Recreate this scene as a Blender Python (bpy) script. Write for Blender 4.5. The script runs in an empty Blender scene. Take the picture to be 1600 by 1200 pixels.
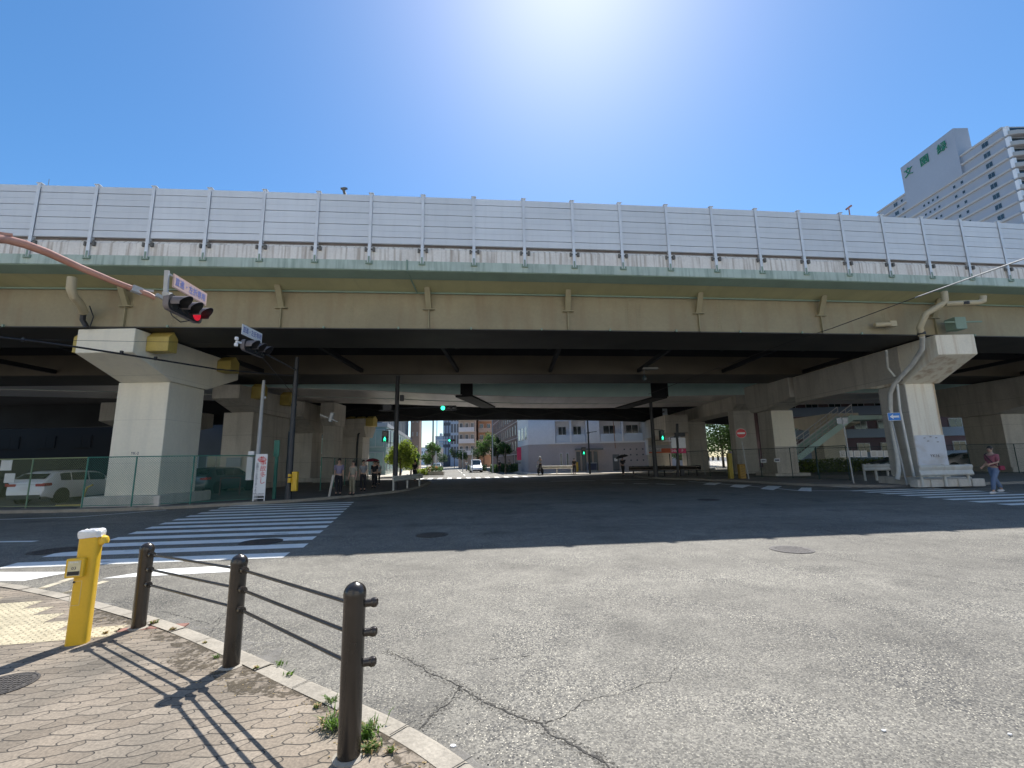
import bpy, bmesh, math, random
from mathutils import Vector, Matrix
R = math.radians
random.seed(7)
scn = bpy.context.scene
# ------------------------------------------------------------ camera
FPX = 700.0; H = 1.6; TH = math.atan(120/700); PH = R(1.1)
cam_d = bpy.data.cameras.new("camera"); cam = bpy.data.objects.new("camera", cam_d)
scn.collection.objects.link(cam); scn.camera = cam
cam_d.sensor_width = 36; cam_d.lens = 36*FPX/1600; cam_d.clip_start = 0.05; cam_d.clip_end = 6000
cT, sT, cP, sP = math.cos(TH), math.sin(TH), math.cos(PH), math.sin(PH)
FW = Vector((0, cT, sT)); U0 = Vector((0, -sT, cT)); R0 = Vector((1, 0, 0))
RT = cP*R0 - sP*U0; UP = sP*R0 + cP*U0
mw = Matrix((RT, UP, -FW)).transposed().to_4x4(); mw.translation = (0, 0, H)
cam.matrix_world = mw
# ------------------------------------------------------------ world + sun
SUN_AZ, SUN_EL = R(11), R(55.5)
w = bpy.data.worlds.new("World"); scn.world = w; w.use_nodes = True
nt = w.node_tree; bg = nt.nodes["Background"]
sky = nt.nodes.new("ShaderNodeTexSky"); sky.sky_type = 'NISHITA'; sky.sun_disc = False
sky.sun_elevation = SUN_EL; sky.sun_rotation = SUN_AZ
sky.altitude = 0; sky.air_density = 1.0; sky.dust_density = 0.4; sky.ozone_density = 4.0
hs = nt.nodes.new('ShaderNodeHueSaturation'); hs.inputs['Saturation'].default_value = 1.22; hs.inputs['Hue'].default_value = .497
nt.links.new(sky.outputs[0], hs.inputs['Color']); nt.links.new(hs.outputs[0], bg.inputs[0]); bg.inputs[1].default_value = 0.081
sl = bpy.data.lights.new("sun", 'SUN'); sl.energy = 3.45; sl.angle = R(0.53); sl.color = (1, 0.965, 0.91)
so = bpy.data.objects.new("sun", sl); scn.collection.objects.link(so)
sd = Vector((math.cos(SUN_EL)*math.sin(SUN_AZ), math.cos(SUN_EL)*math.cos(SUN_AZ), math.sin(SUN_EL)))
so.rotation_euler = sd.to_track_quat('Z', 'Y').to_euler(); so.location = (0, 0, 60)
vs = scn.view_settings; vs.view_transform = 'Standard'; vs.look = 'None'; vs.gamma = 1; vs.exposure = 1.1
scn.cycles.max_bounces = 8; scn.cycles.diffuse_bounces = 5; scn.cycles.use_denoising = True
scn.cycles.sample_clamp_indirect = 6

# ------------------------------------------------------------ helpers
def ray(x, y): return FW + (x-800)/FPX*RT + (600-y)/FPX*UP
def g(x, y, z=0.0):
    r = ray(x, y); t = (z-H)/r.z; return Vector((r.x*t, r.y*t, z))
def P(x, y, Y):
    r = ray(x, y); t = Y/r.y; return Vector((r.x*t, Y, H+r.z*t))

class MB:
    def __init__(s): s.v = []; s.f = []; s.m = []
    def face(s, pts, m=0):
        i = len(s.v); s.v += [tuple(p) for p in pts]; s.f.append(list(range(i, i+len(pts)))); s.m.append(m)
    def box(s, c, d, rz=0, m=0, ax=None):
        cx, cy, cz = c; hx, hy, hz = d[0]/2, d[1]/2, d[2]/2
        i = len(s.v)
        Mx = Matrix.Rotation(rz, 3, 'Z') if ax is None else ax
        for a in (-1, 1):
            for b in (-1, 1):
                for e in (-1, 1):
                    q = Mx @ Vector((a*hx, b*hy, e*hz)); s.v.append((cx+q.x, cy+q.y, cz+q.z))
        for f in ((0,1,3,2),(4,6,7,5),(0,4,5,1),(2,3,7,6),(0,2,6,4),(1,5,7,3)):
            s.f.append([i+k for k in f]); s.m.append(m)
    def b2(s, x0, x1, y0, y1, z0, z1, m=0):
        s.box(((x0+x1)/2, (y0+y1)/2, (z0+z1)/2), (abs(x1-x0), abs(y1-y0), abs(z1-z0)), m=m)
    def bar(s, p, q, a, b=None, m=0):
        p = Vector(p); q = Vector(q); d = q-p; L = d.length
        if L < 1e-6: return
        z = d.normalized(); x = z.cross(Vector((0, 0, 1)))
        if x.length < 1e-3: x = Vector((1, 0, 0))
        x.normalize(); y = z.cross(x)
        s.box((p+q)/2, (a, b or a, L), m=m, ax=Matrix((x, y, z)).transposed())
    def tube(s, pts, rad, n=10, m=0, caps=True):
        pts = [Vector(p) for p in pts]
        if not isinstance(rad, (list, tuple)): rad = [rad]*len(pts)
        i0 = len(s.v); prev = None
        for k, p in enumerate(pts):
            a = pts[max(k-1, 0)]; b = pts[min(k+1, len(pts)-1)]; t = (b-a).normalized()
            if prev is None:
                x = t.cross(Vector((0, 0, 1)))
                if x.length < 1e-3: x = Vector((1, 0, 0))
            else: x = prev - t*prev.dot(t)
            x.normalize(); prev = x; y = t.cross(x)
            for j in range(n):
                an = 2*math.pi*j/n; q = p + rad[k]*(math.cos(an)*x+math.sin(an)*y); s.v.append(tuple(q))
        for k in range(len(pts)-1):
            for j in range(n):
                a = i0+k*n+j; b = i0+k*n+(j+1) % n
                s.f.append([a, b, b+n, a+n]); s.m.append(m)
        if caps:
            s.f.append([i0+j for j in range(n)][::-1]); s.m.append(m)
            e = i0+(len(pts)-1)*n; s.f.append([e+j for j in range(n)]); s.m.append(m)
    def lathe(s, c, prof, n=20, m=0, ax=None):
        i0 = len(s.v); A = ax or Matrix.Identity(3); c = Vector(c)
        for (r, z) in prof:
            for j in range(n):
                an = 2*math.pi*j/n; q = A @ Vector((r*math.cos(an), r*math.sin(an), z)); s.v.append(tuple(c+q))
        for k in range(len(prof)-1):
            for j in range(n):
                a = i0+k*n+j; b = i0+k*n+(j+1) % n
                s.f.append([a, b, b+n, a+n]); s.m.append(m)
        s.f.append([i0+j for j in range(n)][::-1]); s.m.append(m)
        e = i0+(len(prof)-1)*n; s.f.append([e+j for j in range(n)]); s.m.append(m)
    def prism(s, poly, z0, z1, m=0):
        n = len(poly); i = len(s.v)
        s.v += [(p[0], p[1], z0) for p in poly]+[(p[0], p[1], z1) for p in poly]
        s.f.append(list(range(i, i+n))[::-1]); s.m.append(m)
        s.f.append(list(range(i+n, i+2*n))); s.m.append(m)
        for k in range(n):
            s.f.append([i+k, i+(k+1) % n, i+n+(k+1) % n, i+n+k]); s.m.append(m)
    def xprism(s, poly, x0, x1, m=0):   # poly in (y, z), extruded along x
        n = len(poly); i = len(s.v)
        s.v += [(x0, p[0], p[1]) for p in poly]+[(x1, p[0], p[1]) for p in poly]
        s.f.append(list(range(i, i+n))); s.m.append(m)
        s.f.append(list(range(i+n, i+2*n))[::-1]); s.m.append(m)
        for k in range(n):
            s.f.append([i+k, i+n+k, i+n+(k+1) % n, i+(k+1) % n]); s.m.append(m)
    def sweep(s, sec, xs, yf, m=0, zf=None):   # section (dy, z) swept along the curve y = yf(x)
        n = len(sec); i0 = len(s.v)
        for x in xs:
            for (d, z) in sec: s.v.append((x, yf(x)+d, z+(zf(x) if zf else 0)))
        for k in range(len(xs)-1):
            for j in range(n):
                a = i0+k*n+j; b = i0+k*n+(j+1) % n
                s.f.append([a, a+n, b+n, b]); s.m.append(m)
        s.f.append([i0+j for j in range(n)]); s.m.append(m)
        e = i0+(len(xs)-1)*n; s.f.append([e+j for j in range(n)][::-1]); s.m.append(m)
    def build(s, name, mats, parent=None, smooth=False, bevel=0):
        me = bpy.data.meshes.new(name); me.from_pydata(s.v, [], s.f)
        if not isinstance(mats, (list, tuple)): mats = [mats]
        for q in mats: me.materials.append(q)
        me.polygons.foreach_set("material_index", s.m)
        bm = bmesh.new(); bm.from_mesh(me)
        bmesh.ops.remove_doubles(bm, verts=bm.verts, dist=1e-5) if smooth or bevel else None
        bmesh.ops.recalc_face_normals(bm, faces=bm.faces); bm.to_mesh(me); bm.free()
        if smooth:
            me.polygons.foreach_set("use_smooth", [True]*len(me.polygons))
            try: me.set_sharp_from_angle(angle=R(38))
            except Exception: pass
        me.update()
        o = bpy.data.objects.new(name, me); scn.collection.objects.link(o)
        if parent is not None: o.parent = parent
        if bevel:
            b = o.modifiers.new("b", 'BEVEL'); b.width = bevel; b.segments = 2; b.limit_method = 'ANGLE'
        return o

def tag(o, label=None, cat=None, group=None, kind=None):
    if label: o["label"] = label
    if cat: o["category"] = cat
    if group: o["group"] = group
    if kind: o["kind"] = kind
    return o
def empty(name, loc=(0, 0, 0), rz=0, label=None, cat=None, group=None):
    o = bpy.data.objects.new(name, None); scn.collection.objects.link(o)
    o.location = loc; o.rotation_euler = (0, 0, rz); o.empty_display_size = .1
    return tag(o, label, cat, group)
def struct(name, mb, m, **k): return tag(mb.build(name, m, **k), kind='structure')
KIDS = {}
def copy_tree(o, parent=None):
    c = o.copy(); scn.collection.objects.link(c)
    if parent: c.parent = parent
    for ch in list(o.children): copy_tree(ch, c)
    return c
def text(body, name, size, m, parent, loc, xdir, ydir, ext=0.002, vertical=False, align='CENTER', space=1.0, sx=1.0):
    cu = bpy.data.curves.new(name, 'FONT'); cu.body = '\n'.join(body) if vertical else body
    cu.size = size; cu.extrude = ext; cu.align_x = align; cu.align_y = 'CENTER'; cu.materials.append(m)
    cu.space_line = space; cu.resolution_u = 2
    tmp = bpy.data.objects.new("tmp", cu); scn.collection.objects.link(tmp)
    me = bpy.data.meshes.new_from_object(tmp); bpy.data.objects.remove(tmp); bpy.data.curves.remove(cu)
    if not me.materials: me.materials.append(m)
    o = bpy.data.objects.new(name, me); scn.collection.objects.link(o)
    x = Vector(xdir).normalized(); y = Vector(ydir).normalized(); z = x.cross(y)
    mt = Matrix((x*sx, y, z)).transposed().to_4x4(); mt.translation = loc
    if parent is not None: o.parent = parent
    o.matrix_local = mt
    return o

# ------------------------------------------------------------ materials
def N(t, k, **kw):
    n = t.nodes.new(k)
    for a, b in kw.items(): setattr(n, a, b)
    return n
def mat(name, col, rough=.6, var=.12, scale=2.0, bump=.0, bscale=30, metal=0.0, streak=0.0, scol=None, stretch=(6, 6, .5), spec=.5, coat=0, fine=0.0, orand=0.0, joints=0.0):
    m = bpy.data.materials.new(name); m.use_nodes = True; t = m.node_tree; L = t.links.new
    b = t.nodes["Principled BSDF"]; b.inputs["Roughness"].default_value = rough; b.inputs["Metallic"].default_value = metal
    b.inputs["Specular IOR Level"].default_value = spec; b.inputs["Coat Weight"].default_value = coat
    geo = N(t, "ShaderNodeNewGeometry")
    no = N(t, "ShaderNodeTexNoise"); no.inputs["Scale"].default_value = scale; no.inputs["Detail"].default_value = 5
    L(geo.outputs["Position"], no.inputs["Vector"])
    r = N(t, "ShaderNodeValToRGB"); e = r.color_ramp.elements
    e[0].position = .3; e[1].position = .7
    e[0].color = (*[max(0, c*(1-var)) for c in col], 1); e[1].color = (*[min(1, c*(1+var)) for c in col], 1)
    L(no.outputs[0], r.inputs[0]); out = r.outputs[0]
    if fine:
        n3 = N(t, "ShaderNodeTexNoise"); n3.inputs["Scale"].default_value = scale*14; n3.inputs["Detail"].default_value = 3
        L(geo.outputs["Position"], n3.inputs["Vector"])
        mr = N(t, "ShaderNodeMapRange"); mr.inputs[1].default_value = .3; mr.inputs[2].default_value = .7
        mr.inputs[3].default_value = 1-fine; mr.inputs[4].default_value = 1+fine; L(n3.outputs[0], mr.inputs[0])
        vm = N(t, "ShaderNodeVectorMath", operation='SCALE'); L(out, vm.inputs[0]); L(mr.outputs[0], vm.inputs[3]); out = vm.outputs[0]
    if streak:
        mp = N(t, "ShaderNodeMapping"); mp.inputs["Scale"].default_value = stretch; L(geo.outputs["Position"], mp.inputs[0])
        n2 = N(t, "ShaderNodeTexNoise"); n2.inputs["Scale"].default_value = 1; n2.inputs["Detail"].default_value = 6; L(mp.outputs[0], n2.inputs["Vector"])
        r2 = N(t, "ShaderNodeValToRGB"); r2.color_ramp.elements[0].position = .48; r2.color_ramp.elements[1].position = .72
        L(n2.outputs[0], r2.inputs[0])
        mu = N(t, "ShaderNodeMath", operation='MULTIPLY'); mu.inputs[1].default_value = streak; L(r2.outputs[0], mu.inputs[0])
        mx = N(t, "ShaderNodeMix", data_type='RGBA'); L(mu.outputs[0], mx.inputs[0]); L(out, mx.inputs[6])
        mx.inputs[7].default_value = (*(scol or [c*.45 for c in col]), 1); out = mx.outputs[2]
    if joints:
        sp = N(t, "ShaderNodeSeparateXYZ"); L(geo.outputs["Position"], sp.inputs[0]); fr = N(t, "ShaderNodeMath", operation='PINGPONG'); L(sp.outputs[2], fr.inputs[0]); fr.inputs[1].default_value = .9
        lt = N(t, "ShaderNodeMath", operation='LESS_THAN'); L(fr.outputs[0], lt.inputs[0]); lt.inputs[1].default_value = .012
        mj = N(t, "ShaderNodeMath", operation='MULTIPLY'); L(lt.outputs[0], mj.inputs[0]); mj.inputs[1].default_value = joints
        mxj = N(t, "ShaderNodeMix", data_type='RGBA'); L(mj.outputs[0], mxj.inputs[0]); L(out, mxj.inputs[6]); mxj.inputs[7].default_value = (*[c*.4 for c in col], 1); out = mxj.outputs[2]
    if orand:
        oi = N(t, "ShaderNodeObjectInfo"); mo = N(t, "ShaderNodeMapRange"); mo.inputs[3].default_value = 1-orand; mo.inputs[4].default_value = 1+orand*.6; L(oi.outputs["Random"], mo.inputs[0])
        vo_ = N(t, "ShaderNodeVectorMath", operation='SCALE'); L(out, vo_.inputs[0]); L(mo.outputs[0], vo_.inputs[3]); out = vo_.outputs[0]
    L(out, b.inputs["Base Color"])
    if bump:
        nb = N(t, "ShaderNodeTexNoise"); nb.inputs["Scale"].default_value = bscale; nb.inputs["Detail"].default_value = 4
        L(geo.outputs["Position"], nb.inputs["Vector"])
        bp = N(t, "ShaderNodeBump"); bp.inputs["Strength"].default_value = bump; bp.inputs["Distance"].default_value = .02
        L(nb.outputs[0], bp.inputs["Height"]); L(bp.outputs[0], b.inputs["Normal"])
    return m
def emis(name, col, s):
    m = bpy.data.materials.new(name); m.use_nodes = True; b = m.node_tree.nodes["Principled BSDF"]
    b.inputs["Base Color"].default_value = (*[c*.3 for c in col], 1); b.inputs["Emission Color"].default_value = (*col, 1); b.inputs["Emission Strength"].default_value = s
    return m
def glass(name, col=(.03, .045, .05), rough=.08, var=.5, scale=.7):
    m = mat(name, col, rough, var, scale, spec=.8); return m

def asphalt():
    m = bpy.data.materials.new("asphalt"); m.use_nodes = True; t = m.node_tree; L = t.links.new; b = t.nodes["Principled BSDF"]
    geo = N(t, "ShaderNodeNewGeometry"); pos = geo.outputs["Position"]
    def noise(sc, det=4, off=0):
        n = N(t, "ShaderNodeTexNoise"); n.inputs["Scale"].default_value = sc; n.inputs["Detail"].default_value = det
        if off:
            mp = N(t, "ShaderNodeMapping"); mp.inputs["Location"].default_value = (off, off, 0); L(pos, mp.inputs[0]); L(mp.outputs[0], n.inputs["Vector"])
        else: L(pos, n.inputs["Vector"])
        return n.outputs[0]
    def ramp(src, p0, p1, c0, c1):
        r = N(t, "ShaderNodeValToRGB"); e = r.color_ramp.elements; e[0].position = p0; e[1].position = p1
        e[0].color = (*c0, 1) if isinstance(c0, tuple) else (c0,)*3+(1,); e[1].color = (*c1, 1) if isinstance(c1, tuple) else (c1,)*3+(1,)
        L(src, r.inputs[0]); return r.outputs[0]
    def mix(f, a, c, bt='MIX'):
        x = N(t, "ShaderNodeMix", data_type='RGBA', blend_type=bt)
        L(f, x.inputs[0]) if not isinstance(f, float) else setattr(x.inputs[0], 'default_value', f)
        for s_, v in ((6, a), (7, c)):
            if isinstance(v, tuple): x.inputs[s_].default_value = (*v, 1)
            else: L(v, x.inputs[s_])
        return x.outputs[2]
    base = ramp(noise(.35, 6), .3, .7, (.148, .137, .114), (.215, .201, .168))
    mid = ramp(noise(3.2, 5), .35, .65, .86, 1.12)
    col = mix(1.0, base, mid, 'MULTIPLY')
    # aggregate
    vo = N(t, "ShaderNodeTexVoronoi"); vo.inputs["Scale"].default_value = 85; L(pos, vo.inputs["Vector"])
    sep = N(t, "ShaderNodeSeparateColor"); L(vo.outputs["Color"], sep.inputs[0])
    stone = ramp(sep.outputs[0], .0, 1.0, .5, 1.42); col = mix(1.0, col, mix(1.0, col, stone, 'MULTIPLY'))
    patch = ramp(noise(1.1, 6, 13), .42, .62, 0.40, 1.0)
    spk = N(t, "ShaderNodeMath", operation='GREATER_THAN'); L(sep.outputs[1], spk.inputs[0]); spk.inputs[1].default_value = .80
    small = N(t, "ShaderNodeMath", operation='LESS_THAN'); L(vo.outputs["Distance"], small.inputs[0]); small.inputs[1].default_value = .42
    a1 = N(t, "ShaderNodeMath", operation='MULTIPLY'); L(spk.outputs[0], a1.inputs[0]); L(small.outputs[0], a1.inputs[1])
    a2 = N(t, "ShaderNodeMath", operation='MULTIPLY'); L(a1.outputs[0], a2.inputs[0]); L(patch, a2.inputs[1])
    col = mix(a2.outputs[0], col, (.62, .57, .45))
    dk = N(t, "ShaderNodeMath", operation='LESS_THAN'); L(sep.outputs[2], dk.inputs[0]); dk.inputs[1].default_value = .22
    d2 = N(t, "ShaderNodeMath", operation='MULTIPLY'); L(dk.outputs[0], d2.inputs[0]); L(patch, d2.inputs[1])
    col = mix(d2.outputs[0], col, (.045, .044, .043))
    # worn dark patches and oil
    wp = ramp(noise(.8, 8, 31), .54, .72, 1.0, .62); col = mix(1.0, col, wp, 'MULTIPLY')
    mpt = N(t, "ShaderNodeMapping"); mpt.inputs["Scale"].default_value = (.10, .9, 1); mpt.inputs["Rotation"].default_value = (0, 0, R(-8)); L(pos, mpt.inputs[0])
    ntt = N(t, "ShaderNodeTexNoise"); ntt.inputs["Scale"].default_value = 1.0; ntt.inputs["Detail"].default_value = 4; L(mpt.outputs[0], ntt.inputs["Vector"])
    col = mix(1.0, col, ramp(ntt.outputs[0], .35, .65, .86, 1.08), 'MULTIPLY')
    # hairline cracks
    ds = N(t, "ShaderNodeVectorMath", operation='ADD')
    nn = N(t, "ShaderNodeTexNoise"); nn.inputs["Scale"].default_value = 1.3; nn.inputs["Detail"].default_value = 5; L(pos, nn.inputs["Vector"])
    sc = N(t, "ShaderNodeVectorMath", operation='SCALE'); sc.inputs[3].default_value = 1.6; L(nn.outputs["Color"], sc.inputs[0])
    L(pos, ds.inputs[0]); L(sc.outputs[0], ds.inputs[1])
    vc = N(t, "ShaderNodeTexVoronoi", feature='DISTANCE_TO_EDGE'); vc.inputs["Scale"].default_value = .33; L(ds.outputs[0], vc.inputs["Vector"])
    cr = N(t, "ShaderNodeMath", operation='LESS_THAN'); L(vc.outputs["Distance"], cr.inputs[0]); cr.inputs[1].default_value = .0022
    cm = ramp(noise(.5, 3, 77), .5, .62, 0.0, .55)
    c2 = N(t, "ShaderNodeMath", operation='MULTIPLY'); L(cr.outputs[0], c2.inputs[0]); L(cm, c2.inputs[1])
    col = mix(c2.outputs[0], col, (.05, .05, .05))
    L(col, b.inputs["Base Color"]); b.inputs["Roughness"].default_value = .72; b.inputs["Specular IOR Level"].default_value = .5
    bp = N(t, "ShaderNodeBump"); bp.inputs["Strength"].default_value = .6; bp.inputs["Distance"].default_value = .006
    L(vo.outputs["Distance"], bp.inputs["Height"]); bp.invert = True; L(bp.outputs[0], b.inputs["Normal"])
    return m

def paint(name, col, wear=.5):
    m = mat(name, col, .6, .06, 3, fine=.05); t = m.node_tree; L = t.links.new; b = t.nodes["Principled BSDF"]
    src = b.inputs["Base Color"].links[0].from_socket
    geo = N(t, "ShaderNodeNewGeometry"); mp = N(t, "ShaderNodeMapping"); mp.inputs["Scale"].default_value = (1, 2.5, 1); L(geo.outputs["Position"], mp.inputs[0])
    no = N(t, "ShaderNodeTexNoise"); no.inputs["Scale"].default_value = 1.5; no.inputs["Detail"].default_value = 9; no.inputs["Roughness"].default_value = .7
    L(mp.outputs[0], no.inputs["Vector"])
    r = N(t, "ShaderNodeValToRGB"); r.color_ramp.elements[0].position = .62-.14*wear; r.color_ramp.elements[1].position = .70-.1*wear; L(no.outputs[0], r.inputs[0])
    mu = N(t, "ShaderNodeMath", operation='MULTIPLY'); mu.inputs[1].default_value = .8; L(r.outputs[0], mu.inputs[0])
    mx = N(t, "ShaderNodeMix", data_type='RGBA'); L(mu.outputs[0], mx.inputs[0]); L(src, mx.inputs[6]); mx.inputs[7].default_value = (.16, .155, .15, 1)
    L(mx.outputs[2], b.inputs["Base Color"]); return m

def pavers():
    m = bpy.data.materials.new("interlocking_pavers"); m.use_nodes = True; t = m.node_tree; L = t.links.new; b = t.nodes["Principled BSDF"]
    geo = N(t, "ShaderNodeNewGeometry"); mp = N(t, "ShaderNodeMapping"); mp.inputs["Rotation"].default_value = (0, 0, R(-12)); L(geo.outputs["Position"], mp.inputs[0])
    s = N(t, "ShaderNodeSeparateXYZ"); L(mp.outputs[0], s.inputs[0])
    def ma(op, a, c=0.0, d=None):
        n = N(t, "ShaderNodeMath", operation=op)
        for i, v in enumerate((a, c, d)):
            if v is None: continue
            if isinstance(v, (int, float)): n.inputs[i].default_value = v
            else: L(v, n.inputs[i])
        return n.outputs[0]
    W, LN = .105, .225
    u, v = s.outputs[0], s.outputs[1]
    # zigzag waves along the row
    tri = ma('PINGPONG', ma('ADD', u, 100*LN), LN/2); tri = ma('SMOOTH_MIN', tri, LN*.36, .04)
    v2 = ma('ADD', v, ma('MULTIPLY', tri, .30)); row = ma('FLOOR', ma('DIVIDE', v2, W)); fv = ma('FRACT', ma('DIVIDE', v2, W))
    par = ma('MODULO', ma('ADD', row, 1000), 2)
    wob = ma('MULTIPLY', ma('SINE', ma('MULTIPLY', fv, 6.283)), .022)
    u2 = ma('ADD', ma('ADD', u, ma('MULTIPLY', par, LN/2)), wob); fu = ma('FRACT', ma('DIVIDE', u2, LN)); cu_ = ma('FLOOR', ma('DIVIDE', u2, LN))
    dv = ma('MULTIPLY', ma('MINIMUM', fv, ma('SUBTRACT', 1.0, fv)), W); du = ma('MULTIPLY', ma('MINIMUM', fu, ma('SUBTRACT', 1.0, fu)), LN)
    d = ma('MINIMUM', dv, du)
    jr = N(t, "ShaderNodeMapRange"); jr.inputs[1].default_value = .0022; jr.inputs[2].default_value = .0055; L(d, jr.inputs[0])
    cmb = N(t, "ShaderNodeCombineXYZ"); L(cu_, cmb.inputs[0]); L(row, cmb.inputs[1])
    wn = N(t, "ShaderNodeTexWhiteNoise"); L(cmb.outputs[0], wn.inputs["Vector"])
    r = N(t, "ShaderNodeValToRGB"); r.color_ramp.elements[0].color = (.200, .166, .130, 1); r.color_ramp.elements[1].color = (.300, .255, .205, 1); L(wn.outputs[0], r.inputs[0])
    no = N(t, "ShaderNodeTexNoise"); no.inputs["Scale"].default_value = 1.1; no.inputs["Detail"].default_value = 7; L(geo.outputs["Position"], no.inputs["Vector"])
    r2 = N(t, "ShaderNodeValToRGB"); r2.color_ramp.elements[0].position = .35; r2.color_ramp.elements[1].position = .62
    r2.color_ramp.elements[0].color = (.55, .56, .55, 1); r2.color_ramp.elements[1].color = (1.08, 1.05, 1.0, 1); L(no.outputs[0], r2.inputs[0])
    m1 = N(t, "ShaderNodeMix", data_type='RGBA', blend_type='MULTIPLY'); m1.inputs[0].default_value = 1; L(r.outputs[0], m1.inputs[6]); L(r2.outputs[0], m1.inputs[7])
    n4 = N(t, "ShaderNodeTexNoise"); n4.inputs["Scale"].default_value = 60; n4.inputs["Detail"].default_value = 4; L(geo.outputs["Position"], n4.inputs["Vector"])
    r4 = N(t, "ShaderNodeValToRGB"); r4.color_ramp.elements[0].position = .3; r4.color_ramp.elements[1].position = .7
    r4.color_ramp.elements[0].color = (.72,)*3+(1,); r4.color_ramp.elements[1].color = (1.25,)*3+(1,); L(n4.outputs[0], r4.inputs[0])
    m2 = N(t, "ShaderNodeMix", data_type='RGBA', blend_type='MULTIPLY'); m2.inputs[0].default_value = 1; L(m1.outputs[2], m2.inputs[6]); L(r4.outputs[0], m2.inputs[7])
    m3 = N(t, "ShaderNodeMix", data_type='RGBA'); L(jr.outputs[0], m3.inputs[0]); m3.inputs[6].default_value = (.062, .054, .045, 1); L(m2.outputs[2], m3.inputs[7])
    L(m3.outputs[2], b.inputs["Base Color"]); b.inputs["Roughness"].default_value = .85
    bp = N(t, "ShaderNodeBump"); bp.inputs["Strength"].default_value = .8; bp.inputs["Distance"].default_value = .006
    ad = ma('ADD', jr.outputs[0], ma('MULTIPLY', n4.outputs[0], .35)); L(ad, bp.inputs["Height"]); L(bp.outputs[0], b.inputs["Normal"])
    return m

def stained_concrete(name, col, streaks=.6, sc=(.32, .30, .27), green=0.0):
    m = mat(name, col, .8, .08, .8, bump=.12, bscale=12, streak=streaks, scol=sc, stretch=(7, 7, .35), fine=.06)
    return m

A = {}
A['asphalt'] = asphalt()
A['pavers'] = pavers()
A['line'] = paint('white_road_paint', (.82, .82, .78), .35)
A['crack'] = mat('asphalt_crack', (.05, .047, .042), .95, .3, 20)
A['dust'] = mat('dusty_gutter', (.26, .245, .22), .95, .2, 6, fine=.15)
A['kerb'] = mat('kerb_concrete', (.33, .295, .24), .85, .16, 3, bump=.3, bscale=60, fine=.16)
A['ground'] = mat('far_ground', (.16, .155, .145), .9, .15, .1)
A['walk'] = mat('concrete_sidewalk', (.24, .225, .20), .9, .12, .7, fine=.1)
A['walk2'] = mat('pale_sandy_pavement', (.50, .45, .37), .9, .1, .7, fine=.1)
A['dirt'] = mat('parking_gravel', (.15, .14, .125), .95, .25, 1.2, fine=.2)
A['tactile'] = mat('yellow_tactile', (.47, .41, .28), .8, .15, 5, bump=.8, bscale=30, fine=.15)
A['alu'] = mat('aluminium_panel', (.70, .74, .78), .42, .04, .5, metal=.0, spec=.6, streak=.12, scol=(.42, .46, .50), stretch=(5, 5, .6), orand=.09)
A['alupost'] = mat('galvanised_post', (.72, .75, .78), .45, .08, 2, metal=.2)
A['dark'] = mat('dark_gap', (.16, .14, .13), .8, .2)
A['parapet'] = mat('parapet_concrete', (.80, .77, .72), .85, .08, 1.0, streak=.8, scol=(.33, .26, .20), stretch=(9, 9, .4), fine=.06)
A['net'] = mat('green_coated_band', (.46, .55, .49), .7, .12, 1.5, streak=.75, scol=(.22, .30, .25), stretch=(7, 7, .6))
A['green'] = mat('green_steel', (.25, .34, .27), .6, .10, .8, streak=.3, scol=(.20, .28, .22))
A['olive'] = mat('olive_soffit', (.52, .49, .27), .7, .10, .6, streak=.4, scol=(.40, .38, .22), stretch=(3, .6, 1))
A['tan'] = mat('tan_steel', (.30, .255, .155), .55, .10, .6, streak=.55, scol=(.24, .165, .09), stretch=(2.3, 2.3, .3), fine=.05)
A['tandk'] = mat('shaded_tan_steel', (.14, .115, .08), .6, .2, .5)  # dark copy of the tan steel; under-deck shade put into the colour
A['tand'] = mat('tan_steel_rib', (.32, .28, .17), .6, .1, 2)
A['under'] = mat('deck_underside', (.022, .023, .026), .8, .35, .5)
A['fl'] = mat('shaded_flange', (.055, .050, .042), .6, .3, .5)  # near-black colour carries the shade beneath the girders
A['teal'] = mat('teal_steel', (.60, .80, .74), .55, .08, .5, streak=.3, scol=(.50, .70, .64), stretch=(1, 1, .3))
A['soffit'] = mat('grey_flange', (.66, .62, .60), .35, .07, .5, streak=.3, scol=(.26, .24, .23), stretch=(1.5, .2, 1))
A['brace'] = mat('brace_steel', (.14, .135, .12), .6, .1, 2)
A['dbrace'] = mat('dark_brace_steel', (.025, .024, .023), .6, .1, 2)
A['conc'] = mat('painted_concrete', (.86, .80, .655), .7, .035, .6, bump=.06, bscale=8, streak=.22, scol=(.52, .50, .44), stretch=(2.2, 2.2, .22), fine=.025, joints=.22)
A['concg'] = mat('old_concrete', (.56, .52, .455), .8, .10, .7, bump=.12, bscale=10, streak=.5, scol=(.30, .27, .23), stretch=(2.6, 2.6, .25), fine=.06, joints=.6)
A['rust'] = mat('rust_stained_paint', (.84, .77, .63), .7, .04, 1.0, streak=.75, scol=(.45, .28, .13), stretch=(3.1, 3.1, .12), fine=.04)
A['patch'] = mat('white_patch', (.62, .64, .68), .7, .05, 2, streak=.6, scol=(.40, .34, .26), stretch=(1, 1, 1.6))
A['yellowbox'] = mat('mustard_steel', (.50, .38, .10), .55, .1, 2, fine=.06)
A['pipe'] = mat('tan_pipe', (.50, .42, .27), .5, .08, 2)
A['wpipe'] = mat('grey_pipe', (.66, .64, .58), .5, .12, 3)
A['postm'] = mat('brown_painted_steel', (.032, .026, .021), .27, .25, 4, metal=.2, spec=.7, streak=.35, scol=(.075, .055, .04), stretch=(14, 14, .8))
A['ypost'] = mat('yellow_enamel', (.70, .43, .02), .38, .07, 3, spec=.55, streak=.25, scol=(.60, .36, .03), stretch=(9, 9, .8), fine=.03)
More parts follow.
